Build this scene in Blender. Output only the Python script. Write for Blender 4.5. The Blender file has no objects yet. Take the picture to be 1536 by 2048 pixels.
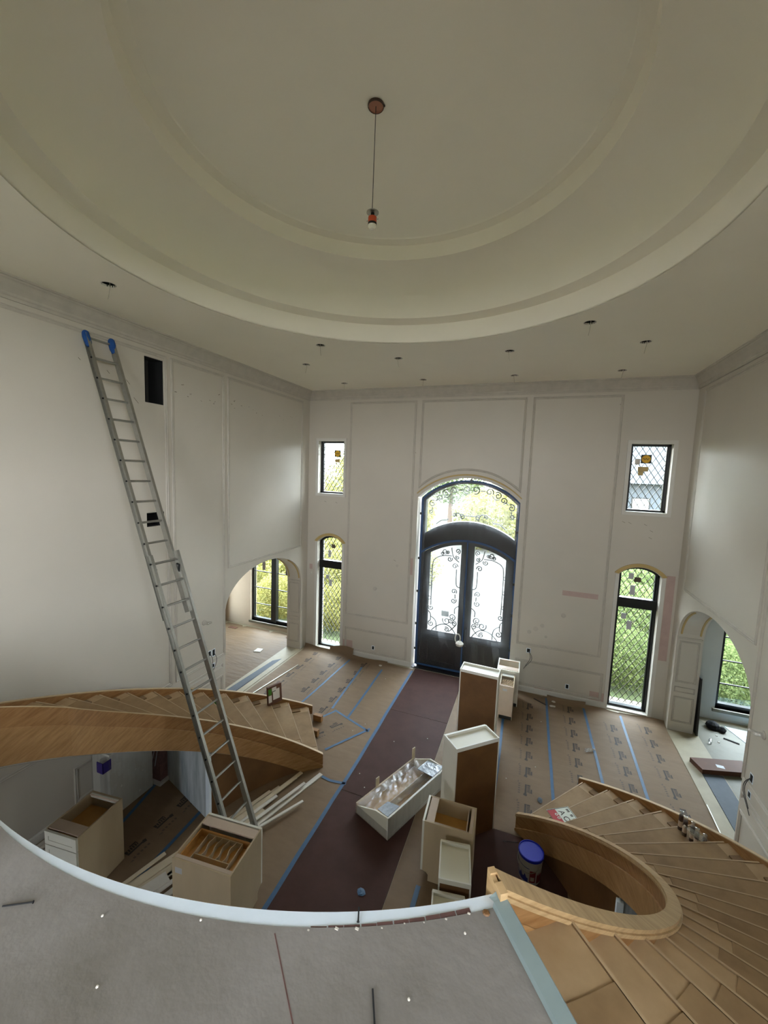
import bpy, bmesh, math, random
from mathutils import Vector, Matrix
from mathutils.geometry import tessellate_polygon
random.seed(7)
sc = bpy.context.scene
COL = sc.collection
PI = math.pi

# ------------------------------------------------------------------ camera
CAMZ = 5.27
cam_d = bpy.data.cameras.new('camera')
cam_d.sensor_fit = 'VERTICAL'; cam_d.sensor_height = 36.0
cam_d.lens = 801.2 / 2048 * 36.0
cam_d.clip_start = 0.05; cam_d.clip_end = 300
cam = bpy.data.objects.new('camera', cam_d); COL.objects.link(cam)
_r = Vector((0.93591437, 0.35039411, 0.03589244)); _u = Vector((-0.06890158, 0.0821948, 0.99423166)); _f = Vector((-0.34542275, 0.93298874, -0.10107))
M = Matrix.Identity(4)
for i in range(3):
    M[i][0] = _r[i]; M[i][1] = _u[i]; M[i][2] = -_f[i]
M[2][3] = CAMZ
cam.matrix_world = M
sc.camera = cam

# ------------------------------------------------------------------ sky, sun, exposure
w = bpy.data.worlds.new('world'); sc.world = w; w.use_nodes = True
nt = w.node_tree; nt.nodes.clear()
o_ = nt.nodes.new('ShaderNodeOutputWorld'); b_ = nt.nodes.new('ShaderNodeBackground')
tc = nt.nodes.new('ShaderNodeTexCoord'); sx = nt.nodes.new('ShaderNodeSeparateXYZ'); cr = nt.nodes.new('ShaderNodeValToRGB')
cr.color_ramp.elements[0].position = 0.0; cr.color_ramp.elements[0].color = (0.93, 0.96, 1.0, 1)
cr.color_ramp.elements[1].position = 0.7; cr.color_ramp.elements[1].color = (0.70, 0.83, 1.0, 1)
nt.links.new(tc.outputs['Generated'], sx.inputs[0]); nt.links.new(sx.outputs['Z'], cr.inputs[0])
nt.links.new(cr.outputs[0], b_.inputs[0]); b_.inputs[1].default_value = 13.0
nt.links.new(b_.outputs[0], o_.inputs[0])
sun_d = bpy.data.lights.new('sun', 'SUN'); sun_d.energy = 4.0; sun_d.angle = 0.01; sun_d.color = (1.0, 0.94, 0.82)
sun = bpy.data.objects.new('sun', sun_d); COL.objects.link(sun)
sun.rotation_euler = Vector((-0.68, -0.06, -0.73)).to_track_quat('-Z', 'Y').to_euler()
vs = sc.view_settings
vs.view_transform = 'Standard'; vs.look = 'None'; vs.gamma = 1.0; vs.use_curve_mapping = False
vs.exposure = 1.38
sc.cycles.max_bounces = 10; sc.cycles.diffuse_bounces = 7; sc.cycles.glossy_bounces = 3
sc.cycles.transparent_max_bounces = 12; sc.cycles.transmission_bounces = 4
sc.cycles.sample_clamp_indirect = 8.0; sc.cycles.caustics_reflective = False; sc.cycles.caustics_refractive = False
sc.cycles.use_denoising = True

def portal(cx, cy, cz, wdt, hgt, ny, nx=0):
    l = bpy.data.lights.new('daylight_portal', 'AREA'); l.shape = 'RECTANGLE'; l.size = wdt; l.size_y = hgt
    l.cycles.is_portal = True
    o = bpy.data.objects.new('daylight_portal', l); COL.objects.link(o); o.location = (cx, cy, cz)
    o.rotation_euler = Vector((nx, ny, 0)).to_track_quat('-Z', 'Y').to_euler()

# ------------------------------------------------------------------ materials
def lin(h):
    h = h.lstrip('#'); c = [int(h[i:i+2], 16) / 255 for i in (0, 2, 4)]
    return tuple(x / 12.92 if x <= 0.04045 else ((x + 0.055) / 1.055) ** 2.4 for x in c) + (1,)
MATS = {}
def mat(name, col, rough=0.6, metal=0.0, var=0.0, vscale=3.0, bump=0.0, bscale=60.0, stretch=None, col2=None, spec=0.5, detail=4.0):
    if isinstance(col, str): col = lin(col)
    m = bpy.data.materials.new(name); m.use_nodes = True
    n = m.node_tree.nodes; l = m.node_tree.links
    p = n['Principled BSDF']
    p.inputs['Base Color'].default_value = col; p.inputs['Roughness'].default_value = rough
    p.inputs['Metallic'].default_value = metal; p.inputs['Specular IOR Level'].default_value = spec
    if var or bump:
        t = n.new('ShaderNodeTexCoord'); mp = n.new('ShaderNodeMapping')
        if stretch: mp.inputs['Scale'].default_value = stretch
        l.new(t.outputs['Object'], mp.inputs[0])
    if var:
        nz = n.new('ShaderNodeTexNoise'); nz.inputs['Scale'].default_value = vscale; nz.inputs['Detail'].default_value = detail
        nz.inputs['Roughness'].default_value = 0.6
        l.new(mp.outputs[0], nz.inputs['Vector'])
        r = n.new('ShaderNodeValToRGB')
        c2 = lin(col2) if isinstance(col2, str) else (col2 or tuple(x * (1 - var) for x in col[:3]) + (1,))
        r.color_ramp.elements[0].position = 0.32; r.color_ramp.elements[0].color = c2
        r.color_ramp.elements[1].position = 0.68; r.color_ramp.elements[1].color = col
        l.new(nz.outputs['Fac'], r.inputs[0]); l.new(r.outputs[0], p.inputs['Base Color'])
    if bump:
        nb = n.new('ShaderNodeTexNoise'); nb.inputs['Scale'].default_value = bscale; nb.inputs['Detail'].default_value = 3
        l.new(mp.outputs[0], nb.inputs['Vector'])
        bp = n.new('ShaderNodeBump'); bp.inputs['Strength'].default_value = bump; bp.inputs['Distance'].default_value = 0.02
        l.new(nb.outputs['Fac'], bp.inputs['Height']); l.new(bp.outputs[0], p.inputs['Normal'])
    MATS[name] = m
    return m
def clear_mat(name, tint, gloss, rough, white=0.0, bump=0.0):
    m = bpy.data.materials.new(name); m.use_nodes = True
    n = m.node_tree.nodes; l = m.node_tree.links; n.clear()
    out = n.new('ShaderNodeOutputMaterial'); tr = n.new('ShaderNodeBsdfTransparent'); tr.inputs[0].default_value = tint
    gl = n.new('ShaderNodeBsdfGlossy'); gl.inputs['Roughness'].default_value = rough
    mx = n.new('ShaderNodeMixShader'); mx.inputs[0].default_value = gloss
    l.new(tr.outputs[0], mx.inputs[1]); l.new(gl.outputs[0], mx.inputs[2])
    last = mx
    if white:
        df = n.new('ShaderNodeBsdfDiffuse'); df.inputs[0].default_value = (0.8, 0.82, 0.84, 1)
        tl = n.new('ShaderNodeBsdfTranslucent'); tl.inputs[0].default_value = (0.8, 0.82, 0.84, 1)
        a = n.new('ShaderNodeAddShader'); 
        m1 = n.new('ShaderNodeMixShader'); m1.inputs[0].default_value = 0.5
        l.new(df.outputs[0], m1.inputs[1]); l.new(tl.outputs[0], m1.inputs[2])
        m2 = n.new('ShaderNodeMixShader')
        t = n.new('ShaderNodeTexCoord'); mp = n.new('ShaderNodeMapping'); mp.inputs['Scale'].default_value = (3, 3, 0.5)
        nz = n.new('ShaderNodeTexNoise'); nz.inputs['Scale'].default_value = 6; nz.inputs['Detail'].default_value = 5
        l.new(t.outputs['Object'], mp.inputs[0]); l.new(mp.outputs[0], nz.inputs['Vector'])
        mr = n.new('ShaderNodeMapRange'); mr.inputs[1].default_value = 0.4; mr.inputs[2].default_value = 0.75
        mr.inputs[3].default_value = white * 0.5; mr.inputs[4].default_value = white * 1.8
        l.new(nz.outputs['Fac'], mr.inputs[0]); l.new(mr.outputs[0], m2.inputs[0])
        l.new(last.outputs[0], m2.inputs[1]); l.new(m1.outputs[0], m2.inputs[2]); last = m2
        if bump:
            bp = n.new('ShaderNodeBump'); bp.inputs['Strength'].default_value = bump; bp.inputs['Distance'].default_value = 0.02
            l.new(nz.outputs['Fac'], bp.inputs['Height']); l.new(bp.outputs[0], gl.inputs['Normal'])
    l.new(last.outputs[0], out.inputs[0]); MATS[name] = m
    return m
def leaf_mat(name, c1, c2):
    m = bpy.data.materials.new(name); m.use_nodes = True
    n = m.node_tree.nodes; l = m.node_tree.links; n.clear()
    out = n.new('ShaderNodeOutputMaterial'); df = n.new('ShaderNodeBsdfDiffuse'); tl = n.new('ShaderNodeBsdfTranslucent')
    g = n.new('ShaderNodeNewGeometry'); r = n.new('ShaderNodeValToRGB')
    r.color_ramp.elements[0].color = lin(c1); r.color_ramp.elements[1].color = lin(c2)
    l.new(g.outputs['Random Per Island'], r.inputs[0])
    l.new(r.outputs[0], df.inputs[0]); l.new(r.outputs[0], tl.inputs[0])
    mx = n.new('ShaderNodeMixShader'); mx.inputs[0].default_value = 0.5
    l.new(df.outputs[0], mx.inputs[1]); l.new(tl.outputs[0], mx.inputs[2]); l.new(mx.outputs[0], out.inputs[0]); MATS[name] = m

mat('wall', (0.535, 0.495, 0.425, 1), 0.5, var=0.05, vscale=0.9, bump=0.03, bscale=90)
mat('ceil', (0.88, 0.835, 0.73, 1), 0.8, var=0.03, vscale=0.8, bump=0.05, bscale=160)
mat('trim', (0.49, 0.452, 0.39, 1), 0.6, var=0.12, vscale=6, stretch=(1, 1, 1))
mat('white_trim', (0.60, 0.58, 0.53, 1), 0.5, var=0.04, vscale=5)
mat('tan_flex', '#b39a63', 0.6)
mat('primer', '#b79f96', 0.8, var=0.08, vscale=8)
mat('room_tan', (0.47, 0.385, 0.285, 1), 0.8, var=0.06, vscale=2)
mat('room_grey', (0.50, 0.50, 0.46, 1), 0.8, var=0.06, vscale=2)
mat('subfloor', '#998e76', 0.6, var=0.15, vscale=4, stretch=(1, 1, 1))
mat('kraft', '#7b6650', 0.65, var=0.12, vscale=5, bump=0.3, bscale=4.5, stretch=(0.6, 1.6, 1), spec=0.22)
mat('kraft_room', '#6b563e', 0.6, var=0.2, vscale=3, bump=0.9, bscale=6, stretch=(0.5, 1.6, 1), spec=0.25)
mat('kraft_grey', '#6f6a58', 0.6, var=0.15, vscale=3, bump=0.4, bscale=5)
mat('ink', '#332a23', 0.7)
mat('ink_soft', '#54473b', 0.7)
mat('hardboard', '#48302a', 0.7, var=0.22, vscale=3.5, bump=0.03, bscale=200, spec=0.15)
mat('door_tape', '#1f3f66', 0.55)
mat('tape', '#365a7c', 0.55, var=0.15, vscale=14)
mat('blue_strip', '#4a525c', 0.7, var=0.12, vscale=12)
mat('glint_strip', '#e9e6da', 0.3)  # bright tone stands in for the sun glint at the archway thresholds
mat('gyp', '#75706a', 0.75, var=0.3, vscale=1.3, bump=0.12, bscale=30, col2='#5c564d', detail=9)
mat('bandwhite', (0.70, 0.78, 0.86, 1), 0.6, var=0.06, vscale=10)  # white paint; the blue in it stands in for reflected sky
mat('brickred', '#573a34', 0.8, var=0.3, vscale=25)
mat('bluegrey_metal', '#74807f', 0.45, var=0.08, vscale=8)
mat('black', '#0b0b0c', 0.35)
mat('blackmatt', '#0a0a0a', 0.9)
mat('dark_cavity', '#0d0e0e', 0.95)
mat('bronze', '#17110f', 0.4, metal=0.3)
mat('iron', '#3a3731', 0.5, metal=0.2)
mat('lead', '#4a4a3c', 0.5, metal=0.3)
clear_mat('glass', (0.97, 0.99, 0.97, 1), 0.05, 0.02)
clear_mat('film', (0.98, 0.98, 0.98, 1), 0.04, 0.15, white=0.06, bump=0.5)
clear_mat('wrap', (0.97, 0.97, 0.97, 1), 0.16, 0.08, white=0.05, bump=1.0)
mat('pad', '#9aa3ad', 0.22, var=0.25, vscale=25, bump=0.6, bscale=18)
clear_mat('bottle', (0.93, 0.95, 0.95, 1), 0.18, 0.05, white=0.1)
mat('oak', '#9a7144', 0.55, var=0.25, vscale=5, stretch=(1, 1, 7), col2='#7c5429')
mat('oak_low', '#a67f52', 0.55, var=0.2, vscale=5, stretch=(1, 1, 7), col2='#8a6336')
mat('ply', '#6e4c28', 0.6, var=0.25, vscale=2, col2='#573a1c')
mat('cap', '#b89a70', 0.5, var=0.18, vscale=6, stretch=(1, 1, 9), col2='#9c7e56')
mat('edge', '#b39c7a', 0.6)
mat('nosing', '#ad9270', 0.6, var=0.15, vscale=8)  # raw board edge, made paler to stand in for shading along the steps
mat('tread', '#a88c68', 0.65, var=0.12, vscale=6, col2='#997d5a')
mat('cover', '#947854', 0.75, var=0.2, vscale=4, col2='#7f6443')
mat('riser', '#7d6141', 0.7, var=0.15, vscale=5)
mat('soffit', (0.5, 0.48, 0.44, 1), 0.85, var=0.1, vscale=3)
mat('primed_panel', '#c3cacd', 0.6, var=0.5, vscale=3, stretch=(2.5, 2.5, 0.35), col2='#7f8a90')
mat('alum', '#9a9890', 0.38, metal=0.75, var=0.12, vscale=20)
mat('mitt', '#14498c', 0.8, var=0.2, vscale=30)
mat('maple', '#bba88a', 0.55, var=0.12, vscale=4, stretch=(1, 1, 0.3))
mat('maple_in', '#b98a48', 0.5, var=0.2, vscale=4)
mat('maple_rail', '#c2ae9b', 0.55, var=0.08, vscale=6)
mat('drawer', '#bb8748', 0.5, var=0.15, vscale=6, stretch=(1, 5, 1))
mat('cab_white', '#dcdacf', 0.4, var=0.03, vscale=4)
mat('cab_white2', '#d6d2bf', 0.45)
mat('cab_back', '#6f4d2a', 0.5, var=0.25, vscale=2.5, col2='#5a3c1e')
mat('label', '#b9b9bc', 0.6)
mat('purple', '#2e1d6b', 0.5)
mat('pine', '#c9b99e', 0.6, var=0.12, vscale=9)
mat('pine_white', '#d6cfc4', 0.55, var=0.08, vscale=9)
mat('bucket_white', '#b9b6b4', 0.4)
mat('bucket_lid', '#0b1fae', 0.35)
mat('label_blue', '#1c2a80', 0.5)
mat('label_red', '#7d2230', 0.5)
mat('sign_white', '#d4d8cc', 0.5)
mat('sign_red', '#a81820', 0.5)
mat('box_brown', '#5a3520', 0.7, var=0.15, vscale=8)
mat('paper', '#c9c2b6', 0.7)
mat('white_bits', '#bdb6aa', 0.8)
mat('green_label', '#3f7a22', 0.5)
mat('wire', '#3d3d3d', 0.5)
mat('wire_white', '#b5ad9d', 0.5)
mat('orange', '#b8431a', 0.5)
mat('copper', '#9c6a55', 0.35, metal=0.6)
mat('steel', '#a9a79a', 0.3, metal=0.8)
mat('bulb', '#e4dfd0', 0.25)
mat('tube_dark', '#43322a', 0.6)
mat('darkpanel', '#2b2a26', 0.6)
mat('yellow', '#d8a82a', 0.5)
mat('pink', '#7d5b57', 0.8, var=0.35, vscale=14)
mat('sheet_blue', '#b9d6ea', 0.5)
mat('concrete', (0.056, 0.051, 0.043, 1), 0.85, var=0.08, vscale=1)
mat('grass', '#3c4726', 0.9, var=0.35, vscale=6, col2='#2c3819')
mat('bark', '#5a4636', 0.9)
mat('siding', '#3c4146', 0.8)
mat('roof', '#33393f', 0.85, var=0.15, vscale=10)
leaf_mat('leaf_green', '#465330', '#7d8858')
leaf_mat('leaf_yellow', '#66632f', '#918d5a')

# ------------------------------------------------------------------ mesh helpers
class MB:
    def __init__(s): s.v = []; s.f = []
    def add(s, vs, fs):
        b = len(s.v); s.v += [tuple(x) for x in vs]; s.f += [tuple(b + i for i in f) for f in fs]; return s
    def box(s, x0, x1, y0, y1, z0, z1):
        return s.add([(x, y, z) for z in (z0, z1) for y in (y0, y1) for x in (x0, x1)],
                     [(0, 2, 3, 1), (4, 5, 7, 6), (0, 1, 5, 4), (2, 6, 7, 3), (0, 4, 6, 2), (1, 3, 7, 5)])
    def hexa(s, b, t):      # bottom quad, top quad
        return s.add(list(b) + list(t), [(3, 2, 1, 0), (4, 5, 6, 7)] + [(i, (i + 1) % 4, 4 + (i + 1) % 4, 4 + i) for i in range(4)])
    def bar(s, p, q, wdt, thk, up=(0, 0, 1)):
        p = Vector(p); q = Vector(q); d = (q - p).normalized(); up = Vector(up)
        a = d.cross(up)
        if a.length < 1e-4: a = d.cross(Vector((1, 0, 0)))
        a.normalize(); b = a.cross(d).normalized()
        a = a * wdt / 2; b = b * thk / 2
        return s.hexa([p - a - b, p + a - b, p + a + b, p - a + b], [q - a - b, q + a - b, q + a + b, q - a + b])
    def tube(s, path, r, n=6, closed=False, cap=True):
        path = [Vector(p) for p in path]; m = len(path); vs = []; rr = r if hasattr(r, '__len__') else [r] * m
        prev = None
        for i, p in enumerate(path):
            if closed: d = path[(i + 1) % m] - path[i - 1]
            else: d = path[min(i + 1, m - 1)] - path[max(i - 1, 0)]
            d.normalize()
            if prev is None:
                a = d.cross(Vector((0, 0, 1)))
                if a.length < 0.05: a = d.cross(Vector((0, 1, 0)))
            else: a = prev - d * prev.dot(d)
            a.normalize(); prev = a; b = d.cross(a)
            vs += [p + (a * math.cos(2 * PI * k / n) + b * math.sin(2 * PI * k / n)) * rr[i] for k in range(n)]
        fs = []
        for i in range(m if closed else m - 1):
            j = (i + 1) % m
            fs += [(i * n + k, i * n + (k + 1) % n, j * n + (k + 1) % n, j * n + k) for k in range(n)]
        if cap and not closed: fs += [tuple(range(n - 1, -1, -1)), tuple((m - 1) * n + k for k in range(n))]
        return s.add(vs, fs)
    def lathe(s, prof, c=(0, 0, 0), n=24, cap0=False, cap1=False):
        vs = [(c[0] + r * math.cos(2 * PI * k / n), c[1] + r * math.sin(2 * PI * k / n), c[2] + z) for r, z in prof for k in range(n)]
        fs = [(i * n + k, i * n + (k + 1) % n, (i + 1) * n + (k + 1) % n, (i + 1) * n + k) for i in range(len(prof) - 1) for k in range(n)]
        if cap0: fs.append(tuple(range(n - 1, -1, -1)))
        if cap1: fs.append(tuple((len(prof) - 1) * n + k for k in range(n)))
        return s.add(vs, fs)
    def prism(s, pts, ext):
        ext = Vector(ext); pts = [Vector(p) for p in pts]; n = len(pts)
        return s.add(pts + [p + ext for p in pts], [tuple(range(n - 1, -1, -1)), tuple(range(n, 2 * n))] + [(i, (i + 1) % n, n + (i + 1) % n, n + i) for i in range(n)])
    def band(s, c, side, a0, a1, r0, r1, zb, zt, n):      # curved bar; zb/zt: functions of the angle
        vs = []
        R0 = r0 if callable(r0) else (lambda a: r0); R1 = r1 if callable(r1) else (lambda a: r1)
        for i in range(n + 1):
            a = a0 + (a1 - a0) * i / n; r0_ = R0(a); r1_ = R1(a); ca = math.cos(math.radians(a)) * side; sa = math.sin(math.radians(a))
            vs += [(c[0] + r0_ * ca, c[1] + r0_ * sa, zb(a)), (c[0] + r1_ * ca, c[1] + r1_ * sa, zb(a)),
                   (c[0] + r1_ * ca, c[1] + r1_ * sa, zt(a)), (c[0] + r0_ * ca, c[1] + r0_ * sa, zt(a))]
        fs = [(4 * i + k, 4 * i + (k + 1) % 4, 4 * i + 4 + (k + 1) % 4, 4 * i + 4 + k) for i in range(n) for k in range(4)]
        fs += [(3, 2, 1, 0), (4 * n, 4 * n + 1, 4 * n + 2, 4 * n + 3)]
        return s.add(vs, fs)
    def plate(s, loops, to3, ext):       # flat plate with holes
        ext = Vector(ext)
        tris = tessellate_polygon([[Vector((p[0], p[1], 0)) for p in L] for L in loops])
        flat = [p for L in loops for p in L]; n = len(flat)
        vs = [Vector(to3(*p)) for p in flat]; vs += [x + ext for x in vs]
        fs = [tuple(t) for t in tris] + [tuple(n + i for i in reversed(t)) for t in tris]
        k = 0
        for L in loops:
            m = len(L); fs += [(k + i, k + (i + 1) % m, n + k + (i + 1) % m, n + k + i) for i in range(m)]; k += m
        return s.add(vs, fs)
    def mesh(s, name, m, smooth=False):
        me = bpy.data.meshes.new(name); me.from_pydata(s.v, [], s.f); me.update()
        if m: me.materials.append(MATS[m])
        bm = bmesh.new(); bm.from_mesh(me); bmesh.ops.recalc_face_normals(bm, faces=bm.faces); bm.to_mesh(me); bm.free()
        if smooth: me.polygons.foreach_set('use_smooth', [True] * len(me.polygons))
        return me
    def build(s, name, m, parent=None, smooth=False):
        return link(name, s.mesh(name, m, smooth), parent)
INV = {}
def link(name, me, parent=None):
    o = bpy.data.objects.new(name, me); COL.objects.link(o)
    if parent is not None:
        o.parent = parent
        if parent.name in INV: o.matrix_parent_inverse = INV[parent.name]
    return o
def tag(o, label, cat, group=None, kind=None):
    if label: o['label'] = label
    if cat: o['category'] = cat
    if group: o['group'] = group
    if kind: o['kind'] = kind
    return o
def struct(o, label=None): 
    o['kind'] = 'structure'
    if label: o['label'] = label
    return o
def thing(name, label, cat, loc=(0, 0, 0), rz=0.0, group=None, local=False):
    """Empty at a thing's base. local=True: the parts are modelled in the thing's own frame; else in world coordinates."""
    o = bpy.data.objects.new(name, None); COL.objects.link(o); o.empty_display_size = 0.1
    o.location = loc; o.rotation_euler = (0, 0, rz)
    if not local: INV[o.name] = (Matrix.Translation(Vector(loc)) @ Matrix.Rotation(rz, 4, 'Z')).inverted()
    if label: tag(o, label, cat, group)
    return o
def sthing(name, loc=(0, 0, 0), label=None):
    o = thing(name, None, None, loc); return struct(o, label)
def copy_thing(src, loc, rz=0.0, label=None, group=None):
    r = src.copy(); COL.objects.link(r); r.location = loc; r.rotation_euler = (0, 0, rz)
    if label: r['label'] = label
    if group: r['group'] = group
    for ch in src.children:
        c = ch.copy(); COL.objects.link(c); c.parent = r
        for g in ch.children:
            d = g.copy(); COL.objects.link(d); d.parent = c
    return r
def circle(cx, cy, r, n): return [(cx + r * math.cos(2 * PI * k / n), cy + r * math.sin(2 * PI * k / n)) for k in range(n)]

# ------------------------------------------------------------------ main dimensions (metres)
D = 10.077; XL = -6.078; XR = 3.029; H = 7.42; C = (-1.54, 3.75); ZB = 3.66; WT = 0.46
YR = 10.60          # front wall of the two side rooms
REAR = -3.8
HALL_FILLW = (-3.2, -0.8, 4.1, 6.9)      # unseen hall side windows added behind the viewer for fill (y0, y1, z0, z1)

# ------------------------------------------------------------------ floor, ceiling, dome
struct(MB().box(-9.9, 7.2, -2.7, 10.7, -0.2, 0.0).build('floor', 'subfloor'), 'pale subfloor running through the foyer and side rooms')
cans = [(-5.037, 3.62), (-3.66, 6.39), (0.573, 6.39)] + [(x, y) for y in (7.47, 9.27) for x in (-4.61, -2.58, -0.55, 1.48)]
loops = [[(XL - .1, REAR), (XR + .1, REAR), (XR + .1, D + .1), (XL - .1, D + .1)], circle(C[0], C[1], 2.98, 128)] + [circle(x, y, 0.078, 16) for x, y in cans]
struct(MB().plate(loops, lambda x, y: (x, y, H), (0, 0, 0.02)).build('ceiling', 'ceil'), 'flat foyer ceiling with a round opening')
dome = MB()
dome.lathe([(2.98, 7.42), (2.98, 7.72)], (C[0], C[1], 0), 128)
dome.lathe([(2.98, 7.72), (2.79, 7.76)], (C[0], C[1], 0), 128)
dome.lathe([(2.79, 7.76), (2.785, 7.80)], (C[0], C[1], 0), 128)
dome.lathe([(2.785 - 0.635 * (1 - math.cos(t)), 7.80 + 0.54 * math.sin(t)) for t in [i * PI / 2 / 14 for i in range(15)]], (C[0], C[1], 0), 128)
dome.lathe([(2.15, 8.34), (2.13, 8.53)], (C[0], C[1], 0), 128)
dome.lathe([(2.13, 8.53), (2.02, 8.555)], (C[0], C[1], 0), 128)
dome.lathe([(2.02, 8.555), (2.01, 8.58), (1.2, 8.61), (0.3, 8.62), (0.02, 8.62)], (C[0], C[1], 0), 128)
struct(dome.build('ceiling_dome', 'ceil', smooth=True), 'two-step circular domed ceiling recess')
struct(MB().box(XL - 1, XR + 1, REAR - .5, D + .6, 8.75, 8.9).box(XL - .6, XL - .5, REAR, D, H, 8.75).box(XR + .5, XR + .6, REAR, D, H, 8.75)
       .box(XL - .6, XR + .6, D + .4, D + .5, H, 8.75).box(XL - .6, XR + .6, REAR - .2, REAR - .1, H, 8.75).build('ceiling_roof', 'soffit'))

# ------------------------------------------------------------------ walls
def arch_pts(x0, x1, zs, zt, n=20):      # from x1 spring over the top to x0 spring
    cx = (x0 + x1) / 2; hw = (x1 - x0) / 2; h = zt - zs; R = (hw * hw + h * h) / (2 * h); zc = zt - R; a = math.asin(min(1, hw / R))
    return [(cx + R * math.sin(a - 2 * a * i / n), zc + R * math.cos(a - 2 * a * i / n)) for i in range(n + 1)]
def ell_pts(x0, x1, zs, zt, n=28):
    cx = (x0 + x1) / 2; hw = (x1 - x0) / 2
    return [(cx + hw * math.cos(PI * i / n), zs + (zt - zs) * max(0, math.sin(PI * i / n)) ** 0.92) for i in range(n + 1)]
R4_ = lambda q: [(q[0], q[2]), (q[1], q[2]), (q[1], q[3]), (q[0], q[3])]
# holes of the door wall
W_UL = (-5.76, -4.965, 4.59, 6.055); W_UR = (1.92, 2.69, 4.59, 6.055)
W_LL = (-5.735, -4.95, 0.03, 3.19, 3.37); W_LR = (1.925, 2.73, 0.03, 3.19, 3.37)
DX0, DX1, DZS, DZT = -2.80, -0.27, 4.63, 5.17
rect = lambda q: [(q[0], q[2]), (q[1], q[2]), (q[1], q[3]), (q[0], q[3])]
archw = lambda q: [(q[0], q[2]), (q[1], q[2])] + arch_pts(q[0], q[1], q[3], q[4], 16)
loops = [[(XL - .46, 0), (DX0, 0)] + list(reversed(arch_pts(DX0, DX1, DZS, DZT, 24))) + [(DX1, 0), (XR + .46, 0), (XR + .46, 7.5), (XL - .46, 7.5)], rect(W_UL), rect(W_UR), archw(W_LL), archw(W_LR)]
wall_back = struct(MB().plate(loops, lambda x, z: (x, D, z), (0, .4, 0)).build('wall_back', 'wall'), 'tall off-white wall holding the arched entry door')
AY0, AY1, AZS, AZT = 6.72, 9.76, 2.02, 2.96
vents = [(4.92, 5.28, 6.265, 7.005), (4.90, 5.25, 4.185, 4.425)]
archout = [(REAR, 0), (AY0, 0)] + list(reversed(ell_pts(AY0, AY1, AZS, AZT))) + [(AY1, 0), (D, 0), (D, 7.5), (REAR, 7.5)]
loopL = [archout, [(HALL_FILLW[0], HALL_FILLW[2]), (HALL_FILLW[0] + .9, HALL_FILLW[2]), (HALL_FILLW[0] + .9, HALL_FILLW[3]), (HALL_FILLW[0], HALL_FILLW[3])]] + [[(q[0], q[2]), (q[1], q[2]), (q[1], q[3]), (q[0], q[3])] for q in vents]
wall_left = struct(MB().plate(loopL, lambda y, z: (XL, y, z), (-WT, 0, 0)).build('wall_left', 'wall'), 'tall off-white wall with an archway behind the ladder')
loopR = [archout, [(HALL_FILLW[0], HALL_FILLW[2]), (HALL_FILLW[1], HALL_FILLW[2]), (HALL_FILLW[1], HALL_FILLW[3]), (HALL_FILLW[0], HALL_FILLW[3])]]
wall_right = struct(MB().plate(loopR, lambda y, z: (XR, y, z), (WT, 0, 0)).build('wall_right', 'wall'), 'tall off-white wall with an archway beside the right stair')
# rear of the house, behind the viewer: upper wall with an added fill window
REAR_FILLW = (-2.7, -0.7, 4.3, 6.9)      # unseen upper hall rear window, added as fill light
struct(MB().plate([[(XL - .46, 3.36), (XR + .46, 3.36), (XR + .46, 7.5), (XL - .46, 7.5)], R4_(REAR_FILLW)], lambda x, z: (x, REAR, z), (0, -.3, 0)).build('wall_rear', 'wall'))
t = sthing('window_13', ((REAR_FILLW[0] + REAR_FILLW[1]) / 2, REAR - .15, REAR_FILLW[2])); f = MB()
for x in (REAR_FILLW[0] + .025, (REAR_FILLW[0] + REAR_FILLW[1]) / 2, REAR_FILLW[1] - .025): f.box(x - .025, x + .025, REAR - .2, REAR - .12, REAR_FILLW[2], REAR_FILLW[3])
for z in (REAR_FILLW[2] + .025, 5.5, REAR_FILLW[3] - .025): f.box(REAR_FILLW[0], REAR_FILLW[1], REAR - .2, REAR - .12, z - .025, z + .025)
f.build('window_frame', 'black', t)
portal((REAR_FILLW[0] + REAR_FILLW[1]) / 2, REAR - .35, (REAR_FILLW[2] + REAR_FILLW[3]) / 2, REAR_FILLW[1] - REAR_FILLW[0], REAR_FILLW[3] - REAR_FILLW[2], 1)
LW = (-4.2, -3.2, .9, 2.0)      # lower hall window under the landing, behind the viewer
struct(MB().plate([[(XL, 0), (XR, 0), (XR, 3.36), (XL, 3.36)], [(LW[0], LW[2]), (LW[1], LW[2]), (LW[1], LW[3]), (LW[0], LW[3])]], lambda x, z: (x, -2.5, z), (0, -.2, 0)).build('wall_rear_lower', 'wall'))
t = sthing('window_12', ((LW[0] + LW[1]) / 2, -2.6, LW[2])); f = MB()
for x in (LW[0] + .025, (LW[0] + LW[1]) / 2, LW[1] - .025): f.box(x - .025, x + .025, -2.64, -2.56, LW[2], LW[3])
for z in (LW[2] + .025, LW[3] - .025): f.box(LW[0], LW[1], -2.64, -2.56, z - .025, z + .025)
f.build('window_frame', 'black', t)
portal((LW[0] + LW[1]) / 2, -2.75, (LW[2] + LW[3]) / 2, LW[1] - LW[0], LW[3] - LW[2], 1)
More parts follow.
